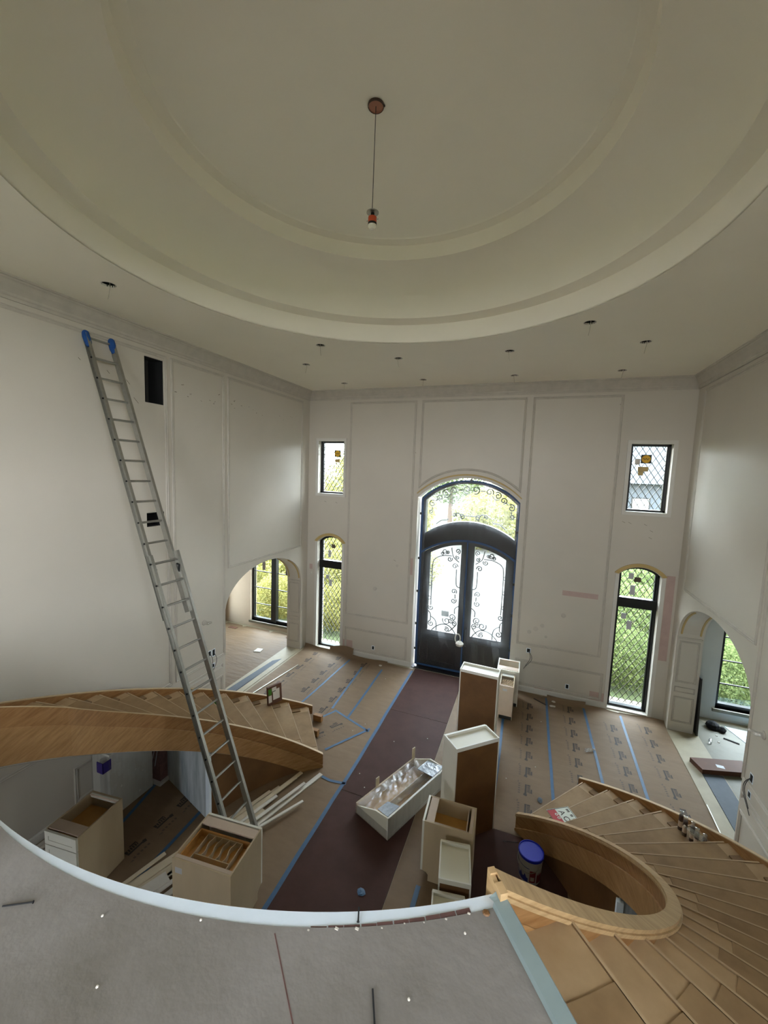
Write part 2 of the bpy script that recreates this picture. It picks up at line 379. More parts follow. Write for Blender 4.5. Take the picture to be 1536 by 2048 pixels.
for i, (xw, sg) in enumerate(((XL - .2, 1), (XR + .2, -1))):  # frames and portals of the added hall side fill windows
    a, b = (HALL_FILLW[0], HALL_FILLW[1]) if sg < 0 else (HALL_FILLW[0], HALL_FILLW[0] + .9); t = sthing('window_%d' % (10 + i), (xw, (a + b) / 2, HALL_FILLW[2])); f = MB()
    for y in (a + .025, (a + b) / 2, b - .025): f.box(xw - .04, xw + .04, y - .025, y + .025, HALL_FILLW[2], HALL_FILLW[3])
    for z in (HALL_FILLW[2] + .025, 5.5, HALL_FILLW[3] - .025): f.box(xw - .04, xw + .04, a, b, z - .025, z + .025)
    f.build('window_frame', 'black', t)
    portal(xw - sg * .3, (a + b) / 2, (HALL_FILLW[2] + HALL_FILLW[3]) / 2, b - a, HALL_FILLW[3] - HALL_FILLW[2], 0, sg)
# wall cavities behind the two cut openings
for q in vents:
    m = MB(); a, b, c, d = q; x0, x1 = XL - WT - .03, XL - .015; e = .012
    m.box(x0, x0 + .02, a - .1, b + .1, c - .1, d + .1).box(x0, x1, a, a + e, c, d).box(x0, x1, b - e, b, c, d).box(x0, x1, a, b, c, c + e).box(x0, x1, a, b, d - e, d)
    m.build('wall_cavity', 'dark_cavity', wall_left)
m = MB().box(XL - .3, XL - .2, 5.10, 5.15, 6.265, 7.0).box(XL - .42, XL - .32, 4.93, 5.1, 6.63, 6.98); m.build('stud', 'darkpanel', wall_left)

# side rooms
def side_room(sgn):
    xi = XL - WT if sgn < 0 else XR + WT            # inner face beside the foyer
    xo = -9.6 if sgn < 0 else 6.6
    lo, hi = min(xi, xo), max(xi, xo); nm = 'left_room' if sgn < 0 else 'right_room'; wm = 'room_tan' if sgn < 0 else 'room_grey'
    if sgn < 0: hole = [(-8.52, 0.2), (-6.80, 0.2), (-6.80, 2.95), (-8.52, 2.95)]
    else: hole = [(4.13, 0.27), (5.85, 0.27), (5.85, 2.95), (4.13, 2.95)]
    struct(MB().plate([[(lo - .2, 0), (hi + .1, 0), (hi + .1, 3.6), (lo - .2, 3.6)], hole], lambda x, z: (x, YR, z), (0, .3, 0)).build('wall_%s_front' % nm, wm))
    so = [(4.6, 0), (YR, 0), (YR, 3.6), (4.6, 3.6)]; sh = [(9.75, .3), (10.3, .3), (10.3, 2.7), (9.75, 2.7)]
    struct(MB().plate([so, sh] if sgn < 0 else [so], lambda y, z: (xo, y, z), (.3 * sgn, 0, 0)).build('wall_%s_side' % nm, wm))
    struct(MB().box(lo, hi, 4.4, 4.6, 0, 3.6).build('wall_%s_near' % nm, wm))
    struct(MB().box(lo - .3, hi + .3, 4.4, YR + .3, 3.3, 3.5).build('ceiling_%s' % nm, 'ceil'))
    # front return wall between the door wall and the room's own front wall
    struct(MB().box(xi - .01 if sgn > 0 else xi - .0, xi + .0 if sgn > 0 else xi + .01, D, YR, 0, 3.4).build('wall_%s_return' % nm, wm))
    return hole
side_room(-1); side_room(1)

# ------------------------------------------------------------------ crown, mouldings, base boards
def crown(name, fn, p0, p1):
    """fn(t along, out, z) -> xyz"""
    prof = [(0, 7.165), (.022, 7.165), (.022, 7.20), (.035, 7.215), (.035, 7.245), (.05, 7.265), (.085, 7.31), (.115, 7.36), (.13, 7.375), (.13, 7.39), (.15, 7.40), (.15, 7.42), (0, 7.42)]
    n = len(prof); m = MB()
    vs = [fn(p0, a, z) for a, z in prof] + [fn(p1, a, z) for a, z in prof]
    m.add(vs, [(i, (i + 1) % n, n + (i + 1) % n, n + i) for i in range(n)] + [tuple(range(n)), tuple(range(n, 2 * n))])
    return struct(m.build(name, 'trim'))
crown('trim_1', lambda t, a, z: (t + (a if t < 0 else -a) * 1.0, D - a, z), XL, XR)
crown('trim_2', lambda t, a, z: (XL + a, t - (a if t > 5 else 0), z), REAR, D)
crown('trim_3', lambda t, a, z: (XR - a, t - (a if t > 5 else 0), z), REAR, D)
NT = [4]
def mould(fn, loop, wdt=.055, proud=.02, label=None):
    """picture-frame moulding following a closed loop of (s,z) points, mitred corners; fn(s,z,out)"""
    m = MB(); n = len(loop); P = [Vector((p[0], p[1])) for p in loop]
    area = sum(P[i].x * P[(i + 1) % n].y - P[(i + 1) % n].x * P[i].y for i in range(n))
    sg = 1 if area > 0 else -1
    def off(i, d):
        a = (P[i] - P[i - 1]).normalized(); b = (P[(i + 1) % n] - P[i]).normalized()
        na = Vector((-a.y, a.x)) * sg; nb = Vector((-b.y, b.x)) * sg; k = na + nb
        return P[i] + k * (d / max(.2, (k.dot(na))))
    prof = [(0, 0), (0, proud * .6), (wdt * .2, proud), (wdt * .45, proud * .55), (wdt * .7, proud * .8), (wdt, proud * .35), (wdt, 0)]
    k = len(prof); vs = []
    for i in range(n):
        for d, h in prof:
            q = off(i, d); vs.append(fn(q.x, q.y, h))
    fs = [(i * k + j, i * k + j + 1, ((i + 1) % n) * k + j + 1, ((i + 1) % n) * k + j) for i in range(n) for j in range(k - 1)]
    m.add(vs, fs); o = struct(m.build('trim_%d' % NT[0], 'trim'), label); NT[0] += 1
    return o
bk = lambda s, z, o: (s, D - o, z); lf = lambda s, z, o: (XL + o, s, z); rt = lambda s, z, o: (XR - o, s, z)
R4 = lambda a, b, c, d: [(a, c), (b, c), (b, d), (a, d)]
mould(bk, R4(-4.80, -2.93, 1.18, 7.10)); mould(bk, R4(-0.14, 1.70, 1.18, 7.10))
mould(bk, R4(-4.80, -2.93, 0.16, 0.81)); mould(bk, R4(-0.14, 1.80, 0.16, 0.81))
mould(bk, [(-2.795, 4.86)] + [(p[0], p[1] + .17) for p in reversed(arch_pts(-2.78, -0.29, 4.70, 5.19, 20))][1:-1] + [(-0.275, 4.86), (-0.275, 7.10), (-2.795, 7.10)])
for fn, flip in ((lf, 0), (rt, 1)):
    mould(fn, R4(6.81, 9.72, 3.06, 7.10)); 
    if not flip:
        mould(fn, R4(5.42, 6.72, 1.16, 7.10)); mould(fn, R4(1.2, 5.34, 1.16, 7.10))
        mould(fn, R4(5.45, 6.64, .90, 1.0), .03, .015); mould(fn, R4(5.45, 6.64, .16, .74)); mould(fn, R4(3.6, 5.30, .16, .74))
    else:
        mould(fn, R4(3.3, 6.72, 1.16, 7.10)); mould(fn, R4(3.4, 6.66, .90, 1.0), .03, .015); mould(fn, R4(3.4, 6.66, .16, .74))
# panelled far jambs and soffits of the archways
for xa, xb in ((XL - WT + .05, XL - .05), (XR + .05, XR + WT - .05)):
    jb = lambda s, z, o: (s, AY1 - o, z)
    mould(jb, R4(xa, xb, 1.08, 1.98), .035, .02); mould(jb, R4(xa, xb, .86, .98), .02, .015); mould(jb, R4(xa, xb, .2, .76), .035, .02)
    struct(MB().box(xa - .03, xb + .03, AY1 - .03, AY1, 2.02, 2.06).build('trim_%d' % NT[0], 'trim')); NT[0] += 1
    for xs in (xa, xb - .03):      # tan flex strips under the arch
        pts = ell_pts(AY0, AY1, AZS, AZT)[1:9]; m = MB()
        for p, q in zip(pts, pts[1:]): m.hexa([(xs, p[0], p[1]), (xs + .03, p[0], p[1]), (xs + .03, q[0], q[1]), (xs, q[0], q[1])], [(xs, p[0] - .012, p[1] - .02), (xs + .03, p[0] - .012, p[1] - .02), (xs + .03, q[0] - .012, q[1] - .02), (xs, q[0] - .012, q[1] - .02)])
        struct(m.build('trim_%d' % NT[0], 'tan_flex')); NT[0] += 1
def baseboard(name, fn, a, b):
    m = MB(); prof = [(0, 0), (.018, 0), (.018, .11), (.010, .125), (.010, .135), (0, .135)]; n = len(prof)
    m.add([fn(a, o, z) for o, z in prof] + [fn(b, o, z) for o, z in prof], [(i, (i + 1) % n, n + (i + 1) % n, n + i) for i in range(n)] + [tuple(range(n)), tuple(range(n, 2 * n))])
    struct(m.build(name, 'white_trim'))
bb = lambda t, o, z: (t, D - o, z)
baseboard('baseboard_back', bb, -4.93, DX0); baseboard('baseboard_back_right', bb, DX1, 1.9)
baseboard('baseboard_left', lambda t, o, z: (XL + o, t, z), -2.5, AY0); baseboard('baseboard_right', lambda t, o, z: (XR - o, t, z), -2.5, AY0)
# flat casings round the windows and the door
def casing(q, arch=False, wd=.075, pr=.022):
    m = MB(); x0, x1, z0, z1 = q[:4]
    if not arch:
        for a, b, c, d in ((x0 - wd, x0, z0 - wd, z1 + wd), (x1, x1 + wd, z0 - wd, z1 + wd), (x0, x1, z0 - wd, z0), (x0, x1, z1, z1 + wd)): m.box(a, b, D - pr, D, c, d)
        for a, b, c, d in ((x0 - wd, x0 - wd + .012, z0 - wd, z1 + wd), (x1 + wd - .012, x1 + wd, z0 - wd, z1 + wd), (x0 - wd, x1 + wd, z0 - wd, z0 - wd + .012), (x0 - wd, x1 + wd, z1 + wd - .012, z1 + wd)): m.box(a, b, D - pr - .01, D - pr, c, d)
    else:
        for a, b in ((x0 - wd, x0), (x1, x1 + wd)): m.box(a, b, D - pr, D, 0, z1)
        struct(m.build('trim_%d' % NT[0], 'white_trim')); NT[0] += 1; m = MB()
        A = arch_pts(x0 - .02, x1 + .02, z1, q[4] + .01, 16); B = arch_pts(x0 - .10, x1 + .10, z1 + .02, q[4] + .085, 16)
        for i in range(16): m.hexa([(A[i][0], D - .03, A[i][1]), (A[i + 1][0], D - .03, A[i + 1][1]), (B[i + 1][0], D - .03, B[i + 1][1]), (B[i][0], D - .03, B[i][1])], [(p[0], D, p[1]) for p in (A[i], A[i + 1], B[i + 1], B[i])])
        struct(m.build('trim_%d' % NT[0], 'tan_flex')); NT[0] += 1; return
    struct(m.build('trim_%d' % NT[0], 'white_trim')); NT[0] += 1
for q, a in ((W_UL, 0), (W_UR, 0), (W_LL, 1), (W_LR, 1)): casing(q, a)
m = MB(); A = arch_pts(DX0 - .02, DX1 + .02, 4.72, 5.235, 24); B = arch_pts(DX0 - .03, DX1 + .03, 4.745, 5.275, 24)
for i in range(24): m.hexa([(A[i][0], D - .035, A[i][1]), (A[i + 1][0], D - .035, A[i + 1][1]), (B[i + 1][0], D - .035, B[i + 1][1]), (B[i][0], D - .035, B[i][1])], [(p[0], D, p[1]) for p in (A[i], A[i + 1], B[i + 1], B[i])])
struct(m.build('trim_%d' % NT[0], 'tan_flex')); NT[0] += 1
# primer repair patches on the door wall
for x0, x1, z0, z1 in ((.80, 1.55, 2.53, 2.65), (2.82, 2.98, 1.35, 3.25), (1.55, 1.85, .14, .34), (-4.85, -4.55, .14, .42), (.35, .75, .02, .15), (-2.98, -2.86, 2.55, 3.0), (-6.0, -5.9, 2.35, 2.5)):
    MB().box(x0, x1, D - .0012, D, z0, z1).build('primer_patch', 'primer', wall_back)
for x, z, r in ((.28, 1.62, .06), (.42, 1.72, .05), (.14, 1.52, .05), (.52, 1.46, .035), (-3.92, 2.04, .0), (-3.3, 2.75, .04)):
    if r: MB().plate([circle(x, z, r, 14)], lambda a, b: (a, D, b), (0, -.001, 0)).build('filler_patch', 'trim', wall_back)

sm = MB(); rs = random.Random(11)
for _ in range(26):
    y = rs.uniform(5.5, 9.3); z = 6.62 - .02 * (y - 5.5) + rs.uniform(-.12, .08); l_ = rs.uniform(.01, .05); a = rs.uniform(-.6, .6)
    sm.bar((XL + .0008, y, z), (XL + .0008, y + l_ * math.cos(a), z + l_ * math.sin(a)), rs.uniform(.004, .010), .0012, (1, 0, 0))
for y, z, l_ in ((4.6, 6.55, .12), (4.72, 6.3, .16), (4.3, 6.62, .08), (3.9, 6.7, .06)):
    sm.bar((XL + .0008, y, z), (XL + .0008, y + l_ * .5, z - l_ * .5), .006, .0012, (1, 0, 0))
o = sm.build('scuff_marks', 'ink_soft', wall_left); o['kind'] = 'stuff'
sm = MB()
for x, z in ((1.88, 4.36), (2.0, 4.35), (2.3, 4.33), (2.42, 4.2), (2.41, 4.05), (-5.55, 4.37), (-5.2, 4.36), (-2.98, 6.1), (-2.96, 5.8), (1.62, 6.9), (-3.4, 2.9)):
    sm.bar((x, D - .0008, z), (x + .06, D - .0008, z - .03), .006, .0012, (0, 1, 0))
o = sm.build('scuff_marks', 'ink_soft', wall_back); o['kind'] = 'stuff'
# ------------------------------------------------------------------ windows of the door wall: leaded diamond lattice
def clip_poly(p, q, inside, n=60):
    pts = [(p[0] + (q[0] - p[0]) * i / n, p[1] + (q[1] - p[1]) * i / n) for i in range(n + 1)]
    run = [t for t in pts if inside(*t)]
    return (run[0], run[-1]) if len(run) > 1 else None
def lattice(t, x0, x1, z0, ztop, inside, y, px=.132, pz=.205):
    H2 = ztop - z0; W2 = x1 - x0; sl = pz / px
    for sgn in (1, -1):
        k = -int(H2 / pz) - 3
        while k < int((W2) / px) + int(H2 / pz) + 4:
            xs = x0 + k * px
            p = (xs, z0) if sgn > 0 else (xs, z0)
            L = H2 + .02
            q = (xs + sgn * L / sl, z0 + L)
            c = clip_poly(p, q, inside)
            if c and math.dist(*c) > .05:
                MB().bar((c[0][0], y, c[0][1]), (c[1][0], y, c[1][1]), .012, .012, (0, 1, 0)).build('lattice_bar', 'lead', t)
            k += 1
def black_window(name, q, arch, stickers, label):
    x0, x1, z0, z1 = q[:4]; Y0, Y1 = D + .14, D + .26
    t = sthing(name, ((x0 + x1) / 2, D + .2, z0), label)
    fw_ = .045
    if not arch:
        f = MB().box(x0, x0 + fw_, Y0, Y1, z0, z1).box(x1 - fw_, x1, Y0, Y1, z0, z1).box(x0, x1, Y0, Y1, z0, z0 + fw_).box(x0, x1, Y0, Y1, z1 - fw_, z1)
        f.box(x0 + fw_, x0 + .07, Y0 + .03, Y1 - .03, z0, z1).box(x1 - .07, x1 - fw_, Y0 + .03, Y1 - .03, z0, z1)
        f.build('window_frame', 'black', t)
        MB().box(x0 + .03, x1 - .03, D + .205, D + .21, z0 + .03, z1 - .03).build('pane', 'glass', t)
        lattice(t, x0 + .06, x1 - .06, z0 + .04, z1 - .04, lambda x, z: x0 + .06 < x < x1 - .06 and z0 + .04 < z < z1 - .04, D + .205)
    else:
        zt = q[4]; cx = (x0 + x1) / 2; hw = (x1 - x0) / 2; h = zt - z1; R = (hw * hw + h * h) / (2 * h); zc = zt - R
        top = lambda x, d=0: zc + math.sqrt(max(0, (R - d) ** 2 - (x - cx) ** 2))
        f = MB().box(x0, x0 + fw_, Y0, Y1, z0, z1 + .01).box(x1 - fw_, x1, Y0, Y1, z0, z1 + .01).box(x0, x1, Y0, Y1, z0, z0 + .05)
        f.box(x0 + fw_, x0 + .075, Y0 + .03, Y1 - .03, z0, z1).box(x1 - .075, x1 - fw_, Y0 + .03, Y1 - .03, z0, z1)
        A = arch_pts(x0, x1, z1, zt, 16)
        for i in range(16):
            p, r = A[i], A[i + 1]; f.hexa([(p[0], Y0, p[1] - .06), (r[0], Y0, r[1] - .06), (r[0], Y1, r[1] - .06), (p[0], Y1, p[1] - .06)], [(p[0], Y0, p[1]), (r[0], Y0, r[1]), (r[0], Y1, r[1]), (p[0], Y1, p[1])])
        f.build('window_frame', 'black', t)
        MB().box(x0, x1, Y0 - .02, Y1, 2.41, 2.63).build('transom_bar', 'black', t)
        MB().box(x0 + .02, x1 - .02, D + .205, D + .21, z0 + .02, 2.5).build('pane', 'glass', t)
        MB().plate([[(x0 + .02, 2.55), (x1 - .02, 2.55)] + arch_pts(x0 + .02, x1 - .02, z1, zt - .02, 12)], lambda x, z: (x, D + .205, z), (0, .005, 0)).build('pane', 'glass', t)
        lattice(t, x0 + .07, x1 - .07, z0 + .05, 2.41, lambda x, z: x0 + .07 < x < x1 - .07 and z0 + .05 < z < 2.41, D + .205)
        lattice(t, x0 + .07, x1 - .07, 2.63, zt - .05, lambda x, z: x0 + .07 < x < x1 - .07 and 2.63 < z < top(x) - .055, D + .205)
    for k, (sx_, sz_, a, b, mt) in enumerate(stickers):
        MB().box(sx_ - a / 2, sx_ + a / 2, D + .196, D + .2, sz_ - b / 2, sz_ + b / 2).build('sticker', mt, t)
        if mt == 'darkpanel' and a > .15:
            st = MB().plate([[(sx_ + .085 * math.cos(2 * PI * i / 20), sz_ + .085 * math.sin(2 * PI * i / 20)) for i in range(20)]], lambda x, z: (x, D + .196, z), (0, -.002, 0)).build('sticker_emblem', 'yellow', t)
            MB().tube([(sx_ - .06 + .012 * i, D + .193, sz_ + .02 * math.sin(i * 1.5)) for i in range(11)], .006, 4).build('sticker_script', 'darkpanel', t)
    portal((x0 + x1) / 2, D + .3, (z0 + z1) / 2, x1 - x0, z1 - z0, -1)
black_window('window_1', W_UL, 0, [(-5.27, 5.72, .19, .19, 'darkpanel'), (-5.27, 5.52, .15, .1, 'tan_flex')], 'upper leaded diamond-pane window beside the left wall')
black_window('window_2', W_UR, 0, [(2.26, 5.74, .2, .19, 'darkpanel'), (2.1, 5.68, .1, .13, 'paper'), (2.22, 5.52, .2, .1, 'tan_flex'), (2.18, 5.43, .1, .1, 'tan_flex')], 'upper leaded diamond-pane window beside the right wall')
black_window('window_3', W_LL, 1, [(-5.33, 3.05, .11, .11, 'ink_soft'), (-5.45, 2.82, .09, .2, 'label'), (-5.4, 1.95, .09, .2, 'label'), (-5.5, 2.12, .1, .12, 'label')], 'tall arched leaded window beside the left wall')
black_window('window_4', W_LR, 1, [(2.33, 3.05, .13, .11, 'ink_soft'), (2.2, 3.12, .1, .13, 'label'), (2.25, 2.8, .1, .22, 'label'), (2.13, 2.18, .1, .13, 'label'), (2.25, 1.98, .1, .2, 'label')], 'tall arched leaded window beside the right wall')
# side room windows: black casements with slim horizontal bars
def casement(name, q, cols, label):
    x0, x1, z0, z1 = q; t = sthing(name, ((x0 + x1) / 2, YR + .1, z0), label); Y0, Y1 = YR + .08, YR + .2
    f = MB().box(x0, x0 + .07, Y0, Y1, z0, z1).box(x1 - .07, x1, Y0, Y1, z0, z1).box(x0, x1, Y0, Y1, z0, z0 + .09).box(x0, x1, Y0, Y1, z1 - .07, z1)
    for i in range(1, cols): xm = x0 + (x1 - x0) * i / cols; f.box(xm - .09, xm + .09, Y0 - .03, Y1, z0, z1)
    f.build('window_frame', 'black', t)
    MB().box(x0 - .05, x1 + .05, YR - .04, YR + .08, z0 - .07, z0).build('window_sill', 'kraft_grey', t)
    for i in range(cols):
        a = x0 + (x1 - x0) * i / cols; b = x0 + (x1 - x0) * (i + 1) / cols
        MB().box(a + .06, b - .06, YR + .14, YR + .145, z0 + .05, z1 - .05).build('pane', 'glass', t)
        for k in range(1, 5):
            z = z0 + (z1 - z0) * k / 5; MB().box(a + .05, b - .05, YR + .12, YR + .15, z - .012, z + .012).build('muntin', 'black', t)
    portal((x0 + x1) / 2, YR + .3, (z0 + z1) / 2, x1 - x0, z1 - z0, -1)
    return t
t5 = casement('window_5', (-8.52, -6.80, .2, 2.95), 2, 'black double casement window seen through the left archway')
t6 = casement('window_6', (4.13, 5.85, .27, 2.95), 1, 'black casement window seen through the right archway')
for x, z in ((-8.1, 2.05), (-7.2, 2.0)): MB().box(x - .06, x + .06, YR + .13, YR + .135, z - .14, z + .14).build('sticker', 'ink_soft', t5)
t7 = sthing('window_7', (-9.6, 9.65, .3))
m = MB()
for y in (9.75, 10.25): m.box(-9.75, -9.65, y, y + .05, .3, 2.7)
for z in (.3, 1.5, 2.65): m.box(-9.75, -9.65, 9.75, 10.3, z, z + .05)
m.build('window_frame', 'black', t7); MB().box(-9.705, -9.70, 9.75, 10.3, .3, 2.7).build('pane', 'glass', t7)

# ------------------------------------------------------------------ the entry door
DC = -1.475; DY = D + .30
door = sthing('door_1', (DC, DY, 0), 'arched double entry door of dark bronze with iron scrollwork')
FX0, FX1 = -2.70, -0.28
def arc_z(x, x0, x1, zs, zt):
    cx = (x0 + x1) / 2; hw = (x1 - x0) / 2; h = zt - zs; R = (hw * hw + h * h) / (2 * h); return zt - R + math.sqrt(max(0, R * R - (x - cx) ** 2))
fr = MB().plate([[(FX0, 0), (FX1, 0)] + arch_pts(FX0, FX1, 4.60, 5.10, 24), [(FX0 + .07, .03), (FX1 - .07, .03)] + arch_pts(FX0 + .07, FX1 - .07, 4.56, 5.03, 24)], lambda x, z: (x, DY - .08, z), (0, .2, 0))
fr.build('door_frame', 'bronze', door)
tb = [(FX0 + .05, 3.20), (DC, 3.60)]
lowl = [(x, arc_z(x, FX0, FX1, 3.16, 3.57)) for x in [FX0 + .03 + (FX1 - FX0 - .06) * i / 24 for i in range(25)]]
upl = [(x, arc_z(x, FX0, FX1, 3.62, 4.06)) for x in [FX1 - .03 - (FX1 - FX0 - .06) * i / 24 for i in range(25)]]
MB().plate([lowl + upl], lambda x, z: (x, DY - .06, z), (0, .14, 0)).build('transom_rail', 'bronze', door)
upl2 = [(x, arc_z(x, FX0, FX1, 3.55, 4.0)) for x in [FX0 + .05 + (FX1 - FX0 - .1) * i / 24 for i in range(25)]]
tg = MB().plate([upl2 + arch_pts(FX0 + .05, FX1 - .05, 4.57, 5.05, 24)], lambda x, z: (x, DY + .03, z), (0, .006, 0)).build('transom_pane', 'glass', door)
def spiral(cx, cz, r, a0, turns, dr, y, n=22):
    return [(cx + r * (1 - .8 * i / n) * math.cos(a0 + dr * 2 * PI * turns * i / n), y, cz + r * (1 - .8 * i / n) * math.sin(a0 + dr * 2 * PI * turns * i / n)) for i in range(n + 1)]
def smooth_line(pts, y, n=6):
    P = [Vector((p[0], 0, p[1])) for p in pts]; out = []
    if len(P) < 3: return [(p[0], y, p[1]) for p in pts]
    for i in range(len(P) - 1):
        a = P[max(0, i - 1)]; b = P[i]; c = P[i + 1]; d = P[min(len(P) - 1, i + 2)]
        for k in range(n):
            t = k / n; q = .5 * ((2 * b) + (c - a) * t + (2 * a - 5 * b + 4 * c - d) * t * t + (3 * b - a - 3 * c + d) * t ** 3); out.append((q.x, y, q.z))
    out.append((P[-1].x, y, P[-1].z)); return out
leaf_sp = [(-.596, 3.226, .081, 0, -1), (-.52, 3.215, .05, 3.1, 1), (-.258, 3.261, .07, -1.5, 1), (-.462, 3.034, .07, .6, -1), (-.263, 3.097, .055, 2, 1), (-.317, 2.858, .078, -.2, 1), (-.308, 2.18, .076, -.7, 1), (-.308, 1.928, .076, .7, -1),
           (-.908, 1.653, .076, 2.5, 1), (-.886, 1.21, .085, 1.9, 1), (-.47, 1.352, .11, 2.6, 1), (-.36, 1.37, .08, 1.0, -1), (-.325, 1.475, .095, -1.2, 1), (-.458, 1.112, .07, 2.2, -1), (-.261, 1.302, .07, 1.6, -1), (-.66, 3.16, .05, .5, 1)]
leaf_ln = [[(-.911, 1.724), (-.918, 2.321), (-.91, 2.858), (-.848, 3.005), (-.74, 3.072), (-.604, 3.115), (-.413, 3.122)], [(-.272, 2.78), (-.26, 2.369), (-.17, 2.295)], [(-.276, 2.101), (-.27, 1.99)], [(-.261, 1.57), (-.261, 1.711), (-.17, 1.794)],
           [(-1.019, 1.592), (-.914, 1.479), (-.905, 1.294)], [(-.86, 1.03), (-.78, 1.12), (-.672, 1.20), (-.534, 1.245), (-.40, 1.225), (-.28, 1.12), (-.22, 1.03)], [(-.896, 1.41), (-.793, 1.341), (-.745, 1.234), (-.735, 1.04)], [(-.425, 3.34), (-.404, 3.219), (-.357, 3.087), (-.21, 2.97)], [(-.40, 1.06), (-.30, 1.16), (-.22, 1.26)]]
for sg in (-1, 1):
    x_out = FX0 + .07 if sg < 0 else FX1 - .07
    lo, hi = (x_out, DC - .002) if sg < 0 else (DC + .002, x_out)
    top = [(x, arc_z(x, FX0, FX1, 3.12, 3.53)) for x in [hi - (hi - lo) * i / 14 for i in range(15)]]
    gi, go = (DC - .17, x_out + .17) if sg < 0 else (x_out - .17, DC + .17)
    glo, ghi = min(gi, go), max(gi, go)
    gt = [(x, arc_z(x, FX0 + .1, FX1 - .1, 3.06, 3.44)) for x in [ghi - (ghi - glo) * i / 12 for i in range(13)]]
    leaf = MB().plate([[(lo, .01), (hi, .01)] + top, [(glo, 1.03), (ghi, 1.03)] + gt], lambda x, z: (x, DY - .03, z), (0, .07, 0)).build('door_leaf', 'bronze', door)
    MB().plate([[(glo, 1.03), (ghi, 1.03)] + gt], lambda x, z: (x, DY + .005, z), (0, .006, 0)).build('pane', 'glass', leaf)
    pm = MB()
    for a, b, c, d in ((glo, ghi, .14, .18), (glo, ghi, .82, .86), (glo, glo + .04, .14, .86), (ghi - .04, ghi, .14, .86)): pm.box(a, b, DY - .045, DY - .03, c, d)
    pm.build('raised_panel', 'bronze', leaf)
    for cx, cz, r, a0, dr in leaf_sp:
        pts = spiral(cx, cz, r, a0, 1.35, dr, DY - .02)
        MB().tube([(DC - sg * (p[0]) if sg > 0 else DC + p[0], p[1], p[2]) for p in pts], .014, 5).build('scroll', 'iron', leaf)
    for L in leaf_ln:
        MB().tube([(DC - p[0] if sg > 0 else DC + p[0], p[1], p[2]) for p in smooth_line(L, DY - .02)], .014, 5).build('scroll', 'iron', leaf)
    for cz in (2.682, 2.301, 1.918):
        cx = DC - .965 * (1 if sg < 0 else -1)
        MB().tube([(cx + .045 * math.cos(2 * PI * i / 14), DY - .02, cz + .045 * math.sin(2 * PI * i / 14)) for i in range(14)], .010, 5, closed=True).build('ring', 'iron', leaf)
    MB().tube([(DC + sg * .07, DY - .03, 1.25), (DC + sg * .07, DY - .09, 1.22), (DC + sg * .07, DY - .09, .78), (DC + sg * .07, DY - .03, .75)], .016, 6).build('handle', 'black', leaf)
MB().box(DC - .03, DC + .03, DY - .045, DY - .03, .02, 3.5).build('astragal', 'bronze', door)
for mir in (-1, 1):
    for cx, cz, r, a0, dr in ((-1.0, 4.47, .095, 1.0, 1), (-.80, 4.64, .085, -2.2, -1), (-.66, 4.76, .095, .9, 1), (-.45, 4.84, .1, -2.6, -1), (-.11, 4.88, .11, -1.2, -1), (-1.02, 4.25, .065, -1, -1), (-.40, 4.20, .055, -.5, 1), (-.20, 4.17, .07, 2.4, -1)):
        MB().tube([(DC + p[0] * (-mir), p[1], p[2]) for p in spiral(cx, cz, r, a0, 1.3, dr, DY - .01)], .014, 5).build('transom_scroll', 'iron', door)
    for L in ([(-.92, 4.54), (-.86, 4.60), (-.80, 4.555)], [(-.70, 4.665), (-.60, 4.66), (-.52, 4.76)], [(-.35, 4.86), (-.22, 4.86)], [(-.38, 4.24), (-.28, 4.25), (-.20, 4.10)], [(-.88, 3.93), (-.74, 4.04), (-.60, 4.06), (-.56, 4.10)], [(-.15, 4.2), (0, 4.2)], [(-1.0, 4.38), (-1.0, 4.3)]):
        MB().tube([(DC + p[0] * (-mir), p[1], p[2]) for p in smooth_line(L, DY - .01)], .014, 5).build('transom_scroll', 'iron', door)
MB().box(DX0 + .01, DX1 - .01, D - .005, DY - .08, .0, .015).build('threshold', 'bronze', door)
MB().box(DC - .62, DC - .42, DY + .02, DY + .024, 1.45, 1.60).build('sticker', 'label', door)
portal(DC, DY + .3, 2.5, 2.4, 4.9, -1)
# clear plastic taped over the door
ps = thing('plastic_sheet', 'clear plastic sheeting taped with blue tape over the entry door', 'plastic sheet', (DC, D + .17, 0))
fy = D + .17
def film(x0, x1, z0, ztf, nm, seed, nx=26, nz=30):
    rnd = random.Random(seed); m = MB(); vs = []; ph = [rnd.uniform(0, 6.28) for _ in range(6)]
    for j in range(nz + 1):
        for i in range(nx + 1):
            x = x0 + (x1 - x0) * i / nx; zt = ztf(x); z = z0(x) + (zt - z0(x)) * j / nz
            y = fy + .012 * math.sin(9 * x + 3 * z + ph[0]) + .010 * math.sin(17 * x - 2.2 * z + ph[1]) + .008 * math.sin(31 * x + 1.3 * z + ph[2]) + .01 * math.sin(4 * z + ph[3])
            vs.append((x, y, z))
    m.add(vs, [(j * (nx + 1) + i, j * (nx + 1) + i + 1, (j + 1) * (nx + 1) + i + 1, (j + 1) * (nx + 1) + i) for j in range(nz) for i in range(nx)])
    m.build(nm, 'film', ps, smooth=True)
film(FX0 - .02, FX1 + .02, lambda x: arc_z(x, FX0, FX1, 3.16, 3.57), lambda x: arc_z(x, FX0 - .03, FX1 + .03, 4.60, 5.10), 'film', 1)
film(FX0 - .02, DC, lambda x: .04, lambda x: arc_z(x, FX0, FX1, 3.16, 3.57), 'film', 2)
film(DC, FX1 + .02, lambda x: .04, lambda x: arc_z(x, FX0, FX1, 3.16, 3.57), 'film', 3)
